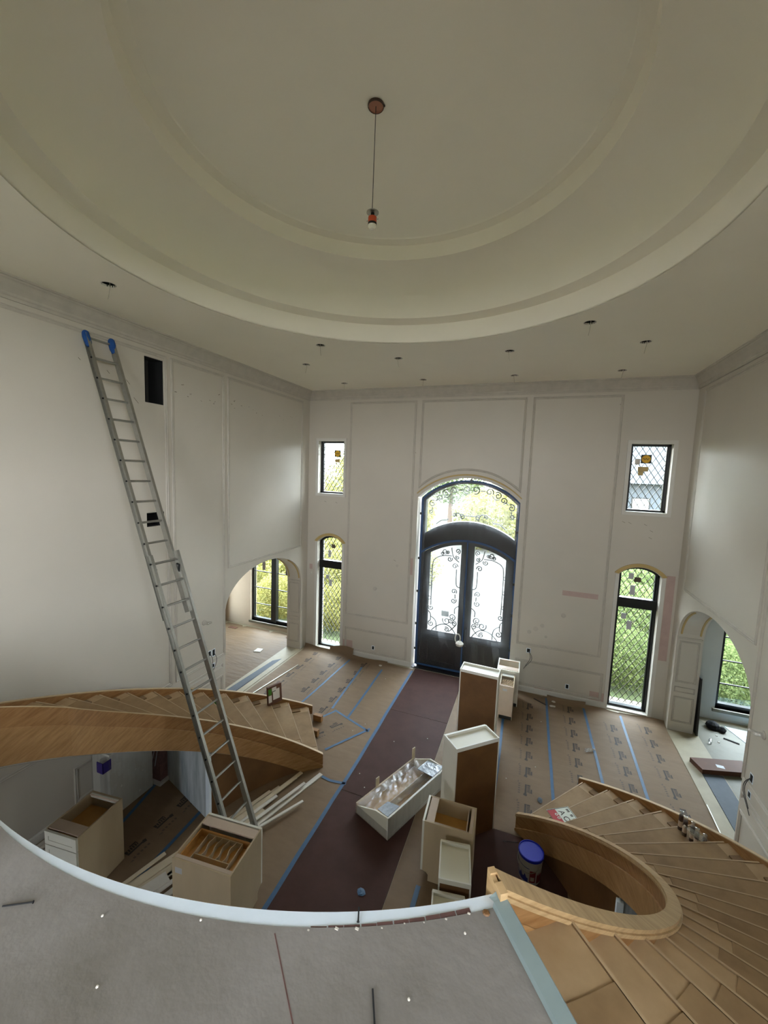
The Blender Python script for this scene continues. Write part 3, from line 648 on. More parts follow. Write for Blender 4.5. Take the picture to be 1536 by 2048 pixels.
def tape_path(pts, wd, y=D + .15):
    m = MB()
    for p, q in zip(pts, pts[1:]): m.bar((p[0], y, p[1]), (q[0], y, q[1]), wd, .004, (0, 1, 0))
    m.build('tape', 'door_tape', ps)
tape_path([(FX0 - .01, .05), (FX0 - .01, 4.6)], .06); tape_path([(FX1 + .005, .05), (FX1 + .005, 4.6)], .05)
tape_path(list(arch_pts(FX0 - .02, FX1 + .02, 4.6, 5.10, 16)), .055); tape_path([(x, arc_z(x, FX0, FX1, 3.16, 3.57)) for x in [FX0 + (FX1 - FX0) * i / 16 for i in range(17)]], .05)
tape_path([(DC, .2), (DC, 3.6)], .035); tape_path([(FX0, .07), (FX1, .07)], .05); tape_path([(FX1 + .02, 2.3), (FX1 + .01, 3.2)], .1, D + .16)
for x, z, a, b in ((-2.15, .85, .35, .28), (-.75, .75, .3, .3), (-1.25, .6, .22, .35)):   # slack gathered folds
    m = MB(); m.add([(x, fy - .03, z + b), (x + a * .35, fy - .05, z - b), (x + a * .6, fy - .02, z - b * .2), (x + a, fy - .04, z - b * .8), (x + a * .5, fy - .01, z + b * .9)], [(0, 1, 2), (0, 2, 4), (2, 3, 4)]); m.build('fold', 'film', ps)
kn = thing('door_tag', 'crumpled white plastic knotted round the door handles', 'plastic bag', (DC - .08, DY - .12, 1.0))
m = MB().tube([(DC - .12 + .07 * math.cos(a), D + .135, .98 + .12 * math.sin(a)) for a in [i * PI / 5 for i in range(10)]], .016, 5, closed=True); m.build('loop', 'white_bits', kn)
MB().lathe([(.02, -.07), (.09, -.04), (.11, .02), (.06, .07), (.01, .08)], (DC - .06, D + .12, .84), 9).build('knot', 'white_bits', kn)
# black door shims / clips round the frame
for x, z in ((DX0 + .06, 4.2), (DX0 + .06, 3.0), (DX0 + .06, 2.1), (DX0 + .06, 1.2), (DX0 + .06, .5), (DX1 - .03, 3.9), (DX1 - .03, 2.6), (DX1 - .03, 1.8), (DX1 - .03, .9), (DC, 5.12)):
    MB().box(x - .025, x + .025, D + .13, D + .16, z - .03, z + .03).build('clip', 'black', door)

# ------------------------------------------------------------------ balcony
A_TOP = -55.8
def pol(a, r, side=1): return (C[0] + side * r * math.cos(math.radians(a)), C[1] + r * math.sin(math.radians(a)))
BC1, BR1 = (-1.689, 3.846), 2.936      # landing side of the band
BC2, BR2 = (-1.81, 4.125), 3.18        # void side of the band
def carc(c, r, a): return (c[0] + r * math.cos(math.radians(a)), c[1] + r * math.sin(math.radians(a)))
arc1 = [carc(BC1, BR1, -124 + 68.5 * i / 48) for i in range(49)]
arc2 = [carc(BC2, BR2, -124 + 68.2 * i / 48) for i in range(49)]
EA = Vector((-.036, 1.421, 3.66)); EB = EA + Vector((.198, -.264, 0)).normalized() * 1.75
EN = Vector((.264, .198, 0)).normalized()
mirx = lambda p: (2 * C[0] - p[0], p[1])
eA = (EA + EN * .02).xy; eB = (EB + EN * .02).xy
arc = [p for p in arc1 if -3.3 < p[0] < eA[0]] + [tuple(eA)]
slab = arc + [tuple(eB), (XR, eB[1]), (XR, REAR), (XL, REAR), (XL, eB[1]), (mirx(eB)[0] - .27, eB[1])]
balcony = struct(MB().plate([slab], lambda x, y: (x, y, 3.36), (0, 0, .30)).build('floor_balcony', 'gyp'), 'dusty grey-beige upper landing floor with a curved edge')
cb = MB()
for i in range(48): cb.hexa([arc2[i] + (3.3,), arc2[i + 1] + (3.3,), arc1[i + 1] + (3.3,), arc1[i] + (3.3,)], [arc2[i] + (3.648,), arc2[i + 1] + (3.648,), arc1[i + 1] + (3.657,), arc1[i] + (3.657,)])
cb.build('curb_band', 'bandwhite', balcony)
# chipped strip with exposed red masonry at the right end of the band
for i in range(10):
    a0 = -57.4 - i * 1.15; a1 = a0 - 1.05 - .06 * (i % 2); th = .017 - .0015 * i
    P = [carc(BC1, BR1 - .002 - q, a) for a, q in ((a0, th), (a1, th * .95), (a1, 0), (a0, 0))]
    MB().hexa([p + (3.6,) for p in P], [p + (3.6585 + .0006 * (i % 3),) for p in P]).build('brick', 'brickred', balcony)
mm = MB()
for i in range(8):
    a = -57.5 - i * 1.6 + random.uniform(-.3, .3); x, y = carc(BC1, BR1 + random.uniform(0, .01), a); s_ = random.uniform(.0015, .004)
    mm.box(x - s_ * 1.6, x + s_ * 1.6, y - s_, y + s_, 3.657, 3.66 + s_ * .6)
mm.build('plaster_chips', 'white_bits', balcony)['kind'] = 'stuff'
# red chalk line
MB().bar((-.735, 1.045, 3.6605), (-.47, .80, 3.6605), .004, .001).build('chalk_line', 'brickred', balcony)
def nail(p, q, label, cat='nail'):
    t = thing('nail', label, cat, p); m = MB().tube([p, q], .0028, 6); m.build('shank', 'blackmatt', t); d = (Vector(q) - Vector(p)).normalized()
    MB().tube([Vector(q), Vector(q) + d * .002], .005, 8).build('head', 'blackmatt', t)
nail((-1.685, .747, 3.665), (-1.60, .795, 3.667), 'dark nail lying on the landing floor near the curved band')
nail((-.362, 1.03, 3.665), (-.325, .955, 3.665), 'dark nail lying on the landing floor near the metal edge strip')
nail((-.50, 1.235, 3.657), (-.483, 1.19, 3.657), 'dark nail lying across the white curved band')
for x, y in ((-1.0, .98), (-.118, 1.294), (-1.15, .72), (-.25, 1.05), (-1.33, .86)):
    s_ = .0045
    tag(MB().lathe([(.001, 0), (s_, .002), (s_ * .8, .006), (.001, .007)], (x, y, 3.66), 6).build('plaster_crumb', 'white_bits'), 'tiny pale plaster crumb on the landing floor', 'debris', 'crumbs on the landing floor')
e0 = EA; dv = (EB - EA).normalized(); nv = EN
es = thing('edge_strip', 'blue-grey metal angle strip along the landing edge at the stair top', 'metal strip', tuple(EA))
p, q = EA + EN * .036, EB + EN * .036
MB().hexa([p - nv * .035, p + nv * .028, q + nv * .028, q - nv * .035], [p - nv * .032 + Vector((0, 0, .022)), p + nv * .018 + Vector((0, 0, .03)), q + nv * .018 + Vector((0, 0, .03)), q - nv * .032 + Vector((0, 0, .022))]).build('strip_top', 'bluegrey_metal', es)
MB().hexa([p + nv * .024 + Vector((0, 0, -.18)), p + nv * .036 + Vector((0, 0, -.18)), q + nv * .036 + Vector((0, 0, -.18)), q + nv * .024 + Vector((0, 0, -.18))], [p + nv * .018 + Vector((0, 0, .03)), p + nv * .034 + Vector((0, 0, .005)), q + nv * .034 + Vector((0, 0, .005)), q + nv * .018 + Vector((0, 0, .03))]).build('strip_lip', 'bluegrey_metal', es)
MB().add([p + nv * .02 + Vector((0, 0, .032)), p - nv * .03 + Vector((0, 0, .02)), p - nv * .04 - dv * .02 + Vector((0, 0, .02)), p + nv * .03 - dv * .03 + Vector((0, 0, .045))], [(0, 1, 2, 3)]).build('bent_tab', 'bluegrey_metal', es)
MB().lathe([(.002, 0), (.014, .002), (.010, .006), (.002, .007)], (e0[0] - .02, e0[1] - .03, 3.66), 8).build('glue_lump', 'ply', es)

# ------------------------------------------------------------------ curved stairs
A0 = 50.6; ST = 5.6; RISE = .183; RI, RO = 2.75, 4.30
nose = lambda a: RISE + (A0 - a) / ST * RISE
def make_stair(side, label):
    st = thing('curved_staircase', label, 'staircase', pol(A0, 3.5, side) + (0,))
    for k in range(19):
        a0 = A0 - ST * k; a1 = a0 - ST; z = RISE * (k + 1)
        ri_ = RI if side > 0 or k < 14 else 3.2
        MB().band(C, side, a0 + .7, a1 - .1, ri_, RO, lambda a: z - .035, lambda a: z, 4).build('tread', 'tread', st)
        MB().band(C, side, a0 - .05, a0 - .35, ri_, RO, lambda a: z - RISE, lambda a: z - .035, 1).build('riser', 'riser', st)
        # kraft board laid on the tread, folded over the nosing
        ri = max(ri_, 3.0) + .05 * math.sin(k * 2.3) + (.06 if ri_ > 3 else 0); ro = 4.12 + .04 * math.sin(k * 1.7)
        cv = MB().band(C, side, a0 + .78, a1 + .55, ri, ro, lambda a: z, lambda a: z + .005, 3)
        cv.band(C, side, a0 + .92, a0 + .70, ri, ro, lambda a: z - .03, lambda a: z + .005, 1)
        cv.build('tread_cover', 'cover', st)
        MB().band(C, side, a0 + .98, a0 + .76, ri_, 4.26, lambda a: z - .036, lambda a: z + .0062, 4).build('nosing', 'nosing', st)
        # wedge strip beside the outer stringer
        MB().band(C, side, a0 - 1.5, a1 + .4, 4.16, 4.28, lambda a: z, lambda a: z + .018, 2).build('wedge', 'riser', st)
    MB().band(C, side, A_TOP, A_TOP - .3, RI if side > 0 else 3.24, RO, lambda a: RISE * 19, lambda a: RISE * 20 - .02, 1).build('riser', 'riser', st)
    ae = A_TOP - .2; zc = lambda f: (lambda a: max(0.0, f(a)))
    fl = lambda a: 0.0 if side > 0 else .44 * max(0.0, min(1.0, (-34 - a) / 22)) ** 1.4
    io = (lambda a: .15 + (A0 - a) / 107 * -.10) if side > 0 else (lambda a: .115 - (A0 - a) / 107 * .03)
    rr = lambda b: (lambda a: b + fl(a))
    MB().band(C, side, A0 + 2.2, ae, rr(2.70), rr(2.75), zc(lambda a: nose(a) - .08), lambda a: nose(a) + io(a) - (.02 if side > 0 else 0), 72).build('inner_stringer', 'oak', st)
    MB().band(C, side, A0 + 2.2, ae, rr(2.68), rr(2.75), zc(lambda a: nose(a) - .37), zc(lambda a: nose(a) - .075), 72).build('inner_skirt', 'oak_low', st)
    MB().band(C, side, A0 + 2.2, ae, 4.30, 4.345, zc(lambda a: nose(a) - .30), lambda a: nose(a) + .06, 72).build('outer_stringer', 'oak', st)
    MB().band(C, side, A0 + 2.2, ae, 4.298, 4.347, lambda a: nose(a) + .06, lambda a: nose(a) + .072, 72).build('stringer_edge', 'edge', st)
    MB().band(C, side, A0 - 2, ae, rr(2.70), 4.33, zc(lambda a: nose(a) - .38), zc(lambda a: nose(a) - .36), 60).build('soffit', 'soffit', st)
    if side > 0:
        cw = lambda a: .030 + .012 * (A0 - a) / 107
        MB().band(C, side, A0 + 2.4, ae, lambda a: 2.725 - cw(a), lambda a: 2.725 + cw(a), lambda a: nose(a) + io(a) - .022, lambda a: nose(a) + io(a), 72).build('cap', 'cap', st)
        MB().band(C, side, A0 + 2.4, ae, lambda a: 2.72 - cw(a), lambda a: 2.735 + cw(a), lambda a: nose(a) + io(a) - .042, lambda a: nose(a) + io(a) - .022, 72).build('cap_moulding', 'cap', st)
        zt = nose(ae) + io(ae)
        for i, (r0, r1) in enumerate(((2.675, 2.70), (2.70, 2.735), (2.735, 2.78))):
            MB().band(C, side, ae - .0 - .2 * (i % 2), ae - .6, r0, r1, lambda a: 3.40, lambda a: zt - .008 * (i % 2), 2).build('end_moulding', 'cap', st)
    else:
        MB().band(C, side, A0 + 2.2, ae, rr(2.698), rr(2.752), lambda a: nose(a) + io(a), lambda a: nose(a) + io(a) + .010, 72).build('stringer_edge', 'edge', st)
    # closed-in space below the lower flight
    MB().band(C, side, A0 - 1, 11.5, 2.715, 2.74, lambda a: 0, zc(lambda a: nose(a) - .35), 30).build('knee_wall', 'ply', st)
    MB().band(C, side, A0 - 1, 11.5, 4.28, 4.30, lambda a: 0, zc(lambda a: nose(a) - .28), 30).build('knee_wall', 'soffit', st)
    p0, p1 = pol(11.5, 2.70, side), pol(13.5, 4.28, side); zt = nose(12) - .38; d = Vector((p1[0] - p0[0], p1[1] - p0[1], 0)); nn = Vector((-d.y, d.x, 0)).normalized() * .02
    MB().hexa([(p0[0] - nn.x, p0[1] - nn.y, 0), (p1[0] - nn.x, p1[1] - nn.y, 0), (p1[0] + nn.x, p1[1] + nn.y, 0), (p0[0] + nn.x, p0[1] + nn.y, 0)], [(p0[0] - nn.x, p0[1] - nn.y, zt), (p1[0] - nn.x, p1[1] - nn.y, zt), (p1[0] + nn.x, p1[1] + nn.y, zt), (p0[0] + nn.x, p0[1] + nn.y, zt)]).build('end_panel', 'primed_panel', st)
    pa = pol(11.2, 2.69, side); MB().box(pa[0] - .03, pa[0] + .03, pa[1] - .03, pa[1] + .02, 0, zt).build('corner_post', 'bandwhite', st)
    return st
make_stair(1, 'unfinished curved wooden staircase rising past the bucket to the landing corner')
make_stair(-1, 'unfinished curved wooden staircase behind the leaning ladder')

# ------------------------------------------------------------------ floor protection
def ncirc(i, n): return 2 * PI * i / n
logo = MB()      # printed mark: slanted bold word with a small row of dashes below (reads along +y)
def lg(pts): logo.add([(x, y, 0) for x, y in pts], [tuple(range(len(pts)))])
lg([(-.015, -.17), (.045, -.19), (.06, -.14), (.0, -.11)]); lg([(.01, -.125), (.045, -.13), (.05, .13), (.015, .13)])
for i in range(5): lg([(.058, -.055 + i * .038), (.115, -.06 + i * .038), (.115, -.035 + i * .038), (.058, -.03 + i * .038)])
lg([(.12, -.08), (.15, -.09), (.15, .03), (.125, .02)]); lg([(.058, -.075), (.12, -.09), (.12, -.075), (.058, -.062)]); lg([(.058, .10), (.11, .09), (.118, .135), (.05, .13)])
logo.v = [(x * .85, y * .85, z) for x, y, z in logo.v]
logo_me = logo.mesh('logo_print', 'ink')
dash = MB()
for i in range(5): dash.add([(-.11, -.15 + i * .062, 0), (-.075, -.155 + i * .062, 0), (-.07, -.118 + i * .062, 0), (-.105, -.12 + i * .062, 0)], [(0, 1, 2, 3)])
dash.add([(-.13, .15, 0), (-.10, .15, 0), (-.10, .20, 0), (-.105, .20, 0)], [(0, 1, 2, 3)])
dash.v = [(x * .9, y * .85, z) for x, y, z in dash.v]
dash_me = dash.mesh('dash_print', 'ink_soft')
def paper(x0, x1, y0, y1, z, label, logos=(), mir=False, curl=0.0, mt='kraft', side_curl=0.0):
    ny = 20; m = MB(); vs = []
    ys = [y0 + (y1 - .25 - y0) * i / 10 for i in range(11)] + [y1 - .25 + .25 * i / 8 for i in range(1, 9)]
    nx = 8
    for y in ys:
        for i in range(nx + 1):
            x = x0 + (x1 - x0) * i / nx; k = max(0, (y - (y1 - .25)) / .25)
            vs.append((x, y - (.08 * k * k if curl else 0), z + curl * k ** 2.2 * (1 + .25 * math.sin(5 * x)) + (.004 * math.sin(7 * x + 2 * y) * k)))
    m.add(vs, [(j * (nx + 1) + i, j * (nx + 1) + i + 1, (j + 1) * (nx + 1) + i + 1, (j + 1) * (nx + 1) + i) for j in range(len(ys) - 1) for i in range(nx)])
    n = len(m.v); m.v += [(a, b, c - .0015) for a, b, c in m.v]; m.f += [tuple(n + i for i in reversed(f)) for f in m.f]
    o = m.build('kraft_paper', mt); tag(o, label, 'floor paper')
    for lx, ly in logos:
        for me, nm in ((logo_me, 'logo_print'), (dash_me, 'dash_print')):
            c = bpy.data.objects.new(nm, me); COL.objects.link(c); c.parent = o; c['kind'] = 'stuff'; c.location = (lx, ly, z + .0012)
            if mir: c.rotation_euler = (0, 0, PI)
    return o
def rows(x, ys): return [(x, y) for y in ys]
rng = lambda a, b, s: [a + s * i for i in range(int((b - a) / s) + 1)]
# right of the runner
paper(-1.36, -.25, 2.0, 10.02, .002, 'plain brown kraft paper strip between hardboard runner and printed paper')
paper(-.26, .65, 5.80, 10.03, .0035, 'printed kraft paper strip beside the honeycomb-topped cabinet', rows(.2, rng(6.345, 9.6, .441)))
paper(.64, 1.47, 2.5, 10.03, .002, 'printed kraft paper strip under the outlets right of the door', rows(1.068, rng(7.396, 9.7, .455)), curl=.10)
paper(1.46, 2.16, 2.5, 10.0, .0035, 'printed kraft paper strip in front of the right arched window', rows(1.885, rng(7.07, 9.5, .446)), curl=.05)
paper(2.15, 3.02, 2.5, 10.02, .002, 'printed kraft paper strip along the right archway', rows(2.56, rng(7.24, 9.6, .455)), curl=.06)
# left of the runner
paper(-3.43, -2.69, 2.2, 10.02, .002, 'plain kraft paper strip along the left edge of the hardboard runner', curl=.03)
paper(-3.92 - .55, -3.42, 2.2, 10.03, .0035, 'printed kraft paper strip running to the outlet left of the door', rows(-3.95, rng(7.387, 9.7, .448)), True, curl=.06)
paper(-5.20, -4.46, 2.2, 10.05, .002, 'printed kraft paper strip curling up below the left arched window', rows(-4.745, [3.555, 4.0, 4.4, 7.94, 8.395, 8.82, 9.255, 9.72]), True, curl=.22)
paper(-6.0, -5.19, 2.2, 10.0, .0035, 'printed kraft paper strip along the left archway', rows(-5.47, rng(7.5, 9.8, .44)), True, curl=.12)
pp = MB(); quad_ = [(-3.961, 7.024), (-3.723, 7.477), (-2.86, 7.126), (-3.344, 6.295)]
pp.plate([quad_], lambda x, y: (x, y, .0055), (0, 0, .001)); o = pp.build('kraft_paper', 'kraft'); tag(o, 'taped kraft paper patch at the foot of the left stair', 'floor paper')
for lx, ly in ((-3.459, 6.989), (-3.681, 6.60)):
    for me, nm in ((logo_me, 'logo_print'), (dash_me, 'dash_print')):
        c = bpy.data.objects.new(nm, me); COL.objects.link(c); c.parent = o; c['kind'] = 'stuff'; c.location = (lx, ly, .0072); c.rotation_euler = (0, 0, PI - .55)
tag(MB().box(-.46, .76, 3.30, 5.79, .001, .0065).build('hardboard_sheet', 'hardboard'), 'red-brown hardboard sheet under the blue-lidded bucket', 'floor board')
for a, b, lb in ((8.02, 10.04, 'red-brown hardboard sheet laid up to the entry door'), (5.57, 8.01, 'red-brown hardboard sheet behind the shrink-wrapped cabinet'), (3.12, 5.56, 'red-brown hardboard sheet in front of the shrink-wrapped cabinet'), (.66, 3.11, 'red-brown hardboard sheet under the landing edge')):
    tag(MB().box(-2.655, -1.365, a, b, .001, .007).build('hardboard_sheet', 'hardboard'), lb, 'floor board')
def ftape(pts, label, wd=.05, z=.0085):
    m = MB(); P = []
    for (p, q) in zip(pts, pts[1:]):
        n = max(1, int(math.dist(p, q) / .5))
        P += [(p[0] + (q[0] - p[0]) * i / n + random.uniform(-.006, .006), p[1] + (q[1] - p[1]) * i / n) for i in range(n)]
    P.append(pts[-1])
    for p, q in zip(P, P[1:]): m.bar((p[0], p[1], z), (q[0], q[1], z), wd, .0012)
    tag(m.build('masking_tape', 'tape'), label, 'tape')
ftape([(-.255, 6.0), (-.27, 8.2), (-.29, 9.3)], 'blue tape seam running under the honeycomb-topped cabinet')
ftape([(.655, 6.5), (.64, 8.5), (.63, 9.95)], 'blue tape seam ending near the outlets right of the door')
ftape([(1.50, 6.0), (1.47, 8.0), (1.42, 9.9)], 'blue tape seam running to the curled paper by the right arched window')
ftape([(2.12, 6.0), (2.14, 8.0), (2.17, 9.9)], 'blue tape seam running to the right arched window')
ftape([(-2.68, 2.3), (-2.66, 6.3), (-2.70, 9.9)], 'long blue tape strip along the left edge of the hardboard runner', .06)
ftape([(-3.38, 7.35), (-3.45, 9.6)], 'blue tape seam meeting the taped paper patch')
ftape([(-3.84, 7.52), (-3.99, 9.5)], 'blue tape seam running to the folded paper under the left outlet', .05)
ftape([(-4.58, 7.4), (-4.47, 9.75)], 'blue tape seam running toward the left arched window', .05)
ftape([(-3.961, 7.024), (-3.723, 7.477)], 'blue tape edge of the paper patch facing the left stair foot'); ftape([(-3.76, 7.49), (-2.79, 7.11)], 'blue tape far edge of the paper patch'); ftape([(-2.80, 7.20), (-3.344, 6.295)], 'blue tape edge of the paper patch facing the runner')
ftape([(-3.12, 5.70), (-2.90, 5.66), (-2.62, 5.70)], 'short blue tape strip from the left stair foot to the runner')
ftape([(-4.46, 5.0), (-4.40, 4.1), (-4.36, 3.0)], 'blue tape seam on the paper beside the cutlery-tray cabinet'); ftape([(-5.50, 4.5), (-5.25, 3.5), (-5.1, 2.6)], 'blue tape seam under the shrink-wrapped tall cabinet')
ftape([(-1.05, 3.0), (-1.03, 4.55)], 'blue tape strip running under the maple base cabinet with white door', .06)

# thresholds of the archways
tag(MB().box(XL - .13, XL + .02, 6.75, 9.72, .001, .012).build('threshold_board', 'subfloor'), 'pale bare threshold board in the left archway', 'board')
tag(MB().box(XR - .02, XR + .19, 6.75, 9.72, .001, .012).build('threshold_board', 'subfloor'), 'pale bare threshold board in the right archway', 'board')
tag(MB().hexa([(-6.23, 7.0, .001), (-6.20, 9.02, .001), (-6.36, 8.82, .001), (-6.46, 7.0, .001)], [(-6.23, 7.0, .014), (-6.20, 9.02, .014), (-6.36, 8.82, .014), (-6.46, 7.0, .014)]).build('felt_strip', 'blue_strip'), 'dark slate felt strip lying in the left archway', 'strip')
tag(MB().box(3.23, 3.56, 6.9, 8.5, .001, .014).build('felt_strip', 'blue_strip'), 'dark slate felt strip lying in the right archway', 'strip')
tag(MB().bar((-5.60, 8.9, .016), (-5.80, 7.3, .016), .02, .012).build('glint_trim', 'glint_strip'), 'thin trim strip, brightened as a sun glint, on the paper edge of the left archway', 'trim strip')
tag(MB().bar((3.02, 7.6, .016), (2.99, 6.75, .016), .014, .010).build('glint_trim', 'glint_strip'), 'thin trim strip, brightened as a sun glint, on the paper edge of the right archway', 'trim strip')
paper(-9.4, -6.53, 6.0, 10.5, .002, 'wrinkled kraft paper covering the floor beyond the left archway', mt='kraft_room')
paper(3.58, 6.4, 6.0, 10.45, .002, 'dusty grey floor paper beyond the right archway', mt='kraft_grey')

# ------------------------------------------------------------------ ladder
ld = thing('extension_ladder', 'aluminium extension ladder leaning on the tall left wall', 'ladder', (-3.47, 4.16, 0))
LT = Vector((-6.045, 4.185, 7.0)); LB = Vector((-3.46, 4.15, 0.0)); dl = (LB - LT).normalized(); LL = (LB - LT).length
ny_ = Vector((0, 1, 0)); ny_ = (ny_ - dl * ny_.dot(dl)).normalized(); nn_ = dl.cross(ny_).normalized()
if nn_.x < 0: nn_ = -nn_
sp = LL / 24.55
def lpt(k, lat, off): return LT + dl * (sp * k) + ny_ * lat + nn_ * off
def rail(k0, k1, lat, off, wd, th):
    a, b = lpt(k0, lat, off), lpt(k1, lat, off); sg = 1 if lat > 0 else -1
    m = MB(); hw = nn_ * wd / 2; t_ = ny_ * th
    m.hexa([a - hw, a + hw, a + hw - t_ * .2 * sg, a - hw - t_ * .2 * sg], [b - hw, b + hw, b + hw - t_ * .2 * sg, b - hw - t_ * .2 * sg])
    for s_ in (-1, 1):
        e = nn_ * (wd / 2) * s_; e2 = nn_ * (wd / 2 - .006) * s_
        m.hexa([a + e, a + e2, a + e2 + t_ * sg, a + e + t_ * sg], [b + e, b + e2, b + e2 + t_ * sg, b + e + t_ * sg])
    m.build('rail', 'alum', ld)
for s_ in (-1, 1):
    rail(-.15, 13.6, s_ * .175, 0, .085, .034); rail(10.6, 24.45, s_ * .205, .06, .085, .034)
for k in range(0, 14): MB().tube([lpt(k, -.19, 0), lpt(k, .19, 0)], .016, 8).build('rung', 'alum', ld)
for k in range(11, 25):
    kk = min(k, 24.2); MB().tube([lpt(kk, -.225, .06), lpt(kk, .225, .06)], .016, 8).build('rung', 'alum', ld)
for k in range(1, 24):
    off, lat = (0, .19) if k < 11 else (.06, .232)
    for s_ in (-1, 1): 
        a = lpt(k, s_ * lat, off); MB().tube([a, a + ny_ * .012 * s_], .012, 8).build('rivet', 'blackmatt', ld)
for s_ in (-1, 1):
    pts = [lpt(-.30, s_ * .185, 0), lpt(-.22, s_ * .185, 0), lpt(0, s_ * .185, 0), lpt(.25, s_ * .18, 0), lpt(.45, s_ * .18, 0)]
    MB().tube(pts, [.03, .048, .05, .045, .03], 9).build('mitt', 'mitt', ld, smooth=True)
    a = lpt(11.1, s_ * .19, .03); MB().tube([a - nn_ * .05, a + nn_ * .05 + dl * .06, a + dl * .16], .014, 6).build('rung_lock', 'blackmatt', ld)
    a = lpt(24.45, s_ * .205, .06); b = a + dl * .02; MB().box(a.x - .07, a.x + .07, a.y - .03, a.y + .03, 0.005, .05).build('foot', 'blackmatt', ld)

# ------------------------------------------------------------------ cabinets
def frame_panel(m, x0, x1, z0, z1, y, dy): m.box(x0, x1, min(y, y + dy), max(y, y + dy), z0, z1)
def base_cab(name, label, cx, cy, rz, wd, dp, h, front, skin='maple', inner='maple_in', rail_front=.11, toe=True, group=None, drawer=None):
    """local frame: width along x, depth along y, front at +y*front"""
    t = thing(name, label, 'cabinet', (cx, cy, .008), rz, group, local=True)
    x0, x1 = -wd / 2, wd / 2; y0, y1 = -dp / 2, dp / 2; th = .018; z0 = 0
    yf = y1 if front > 0 else y0; yb = -yf; s = front
    for xs in (x0, x1 - th):
        prof = [(yb, 0), (yf - .075 * s, 0), (yf - .075 * s, .085), (yf - .05 * s, .115), (yf, .13), (yf, h), (yb, h)] if toe else [(yb, 0), (yf, 0), (yf, h), (yb, h)]
        MB().prism([(xs, a, b) for a, b in prof], (th, 0, 0)).build('side_panel', skin, t)
    MB().box(x0 + th, x1 - th, min(yb, yb + th * s), max(yb, yb + th * s), 0, h - .004).build('back_panel', skin, t)
    MB().box(x0 + th, x1 - th, y0 + th, y1 - th, .12, .138).build('bottom_panel', inner, t)
    if toe: MB().box(x0 + th, x1 - th, min(yf - .08 * s, yf - .07 * s), max(yf - .08 * s, yf - .07 * s), 0, .12).build('toe_kick', 'darkpanel', t)
    MB().box(x0 + th, x1 - th, min(yf - rail_front * s, yf - .02 * s), max(yf - rail_front * s, yf - .02 * s), h - .02, h - .002).build('front_rail', 'maple_rail', t)
    MB().box(x0 + th, x1 - th, min(yb + .02 * s, yb + .06 * s), max(yb + .02 * s, yb + .06 * s), h - .02, h - .004).build('rear_rail', 'maple_rail', t)
    return t, x0, x1, y0, y1, yf, yb, s
def shaker(t, x0, x1, z0, z1, y, s, nm, mt='cab_white'):
    f = MB().box(x0, x1, min(y, y + .02 * s), max(y, y + .02 * s), z0, z1); d = f.build(nm, mt, t)
    r = MB(); a, b = y + .02 * s, y + .026 * s; lo, hi = min(a, b), max(a, b); wd = .055
    r.box(x0, x0 + wd, lo, hi, z0, z1).box(x1 - wd, x1, lo, hi, z0, z1).box(x0 + wd, x1 - wd, lo, hi, z0, z0 + wd).box(x0 + wd, x1 - wd, lo, hi, z1 - wd, z1)
    r.build('rail_frame', mt, d)
# cutlery-tray cabinet
t, x0, x1, y0, y1, yf, yb, s = base_cab('base_cabinet', 'open maple base cabinet with a wooden cutlery tray drawer inside', -3.165, 3.376, math.radians(5.7), .755, .60, .872, 1, rail_front=.13)
shaker(t, x0, x1, .13, .87, yf - .0, 1, 'door')
dr = MB(); zt = .835
dr.box(x0 + .03, x1 - .03, y0 + .03, y1 - .16, zt - .10, zt - .088)
d_ = dr.build('drawer_box', 'drawer', t)
w_ = MB()
for a, b, c, d in ((x0 + .03, x0 + .045, y0 + .03, y1 - .16), (x1 - .045, x1 - .03, y0 + .03, y1 - .16), (x0 + .03, x1 - .03, y0 + .03, y0 + .045), (x0 + .03, x1 - .03, y1 - .175, y1 - .16)): w_.box(a, b, c, d, zt - .10, zt)
w_.build('drawer_side', 'drawer', d_)
tx0, tx1, ty0, ty1 = x0 + .15, x1 - .13, y0 + .045, y1 - .18
for a, b, c, d in ((tx0, tx0 + .008, ty0, ty1), (tx1 - .008, tx1, ty0, ty1), (tx0, tx1, ty1 - .008, ty1), (tx0, tx1, ty0 + .11, ty0 + .118)): MB().box(a, b, c, d, zt - .088, zt - .02).build('tray_divider', 'maple', d_)
for i in range(1, 5):
    xa = tx0 + (tx1 - tx0) * i / 5; pts = [(xa + .014 * math.sin(k * 1.3), ty0 + .118 + (ty1 - ty0 - .126) * k / 6) for k in range(7)]; m = MB()
    for p, q in zip(pts, pts[1:]): m.bar((p[0], p[1], zt - .055), (q[0], q[1], zt - .055), .006, .066)
    m.build('tray_divider', 'maple', d_)
MB().box(x0 + .04, x0 + .13, y0 - .0015, y0, .70, .77).build('label', 'label', t)
# white-front cabinet under the landing
t, x0, x1, y0, y1, yf, yb, s = base_cab('base_cabinet', 'open maple base cabinet with white drawer and door front beside the left wall', -4.975, 3.07, math.radians(6.8), .48, .598, .872, -1, rail_front=.15)
shaker(t, x0 + .005, x1 - .005, .70, .865, yf, -1, 'drawer'); shaker(t, x0 + .005, x1 - .005, .13, .69, yf, -1, 'door')
MB().box(x0 + .02, x1 - .02, y1 - .05, y1 - .03, .82, .87).build('hanging_rail', 'cab_white', t)
MB().box(x0 + .02, x1 - .02, y0 + .03, y1 - .05, .70, .712).build('inner_shelf', 'maple_in', t)
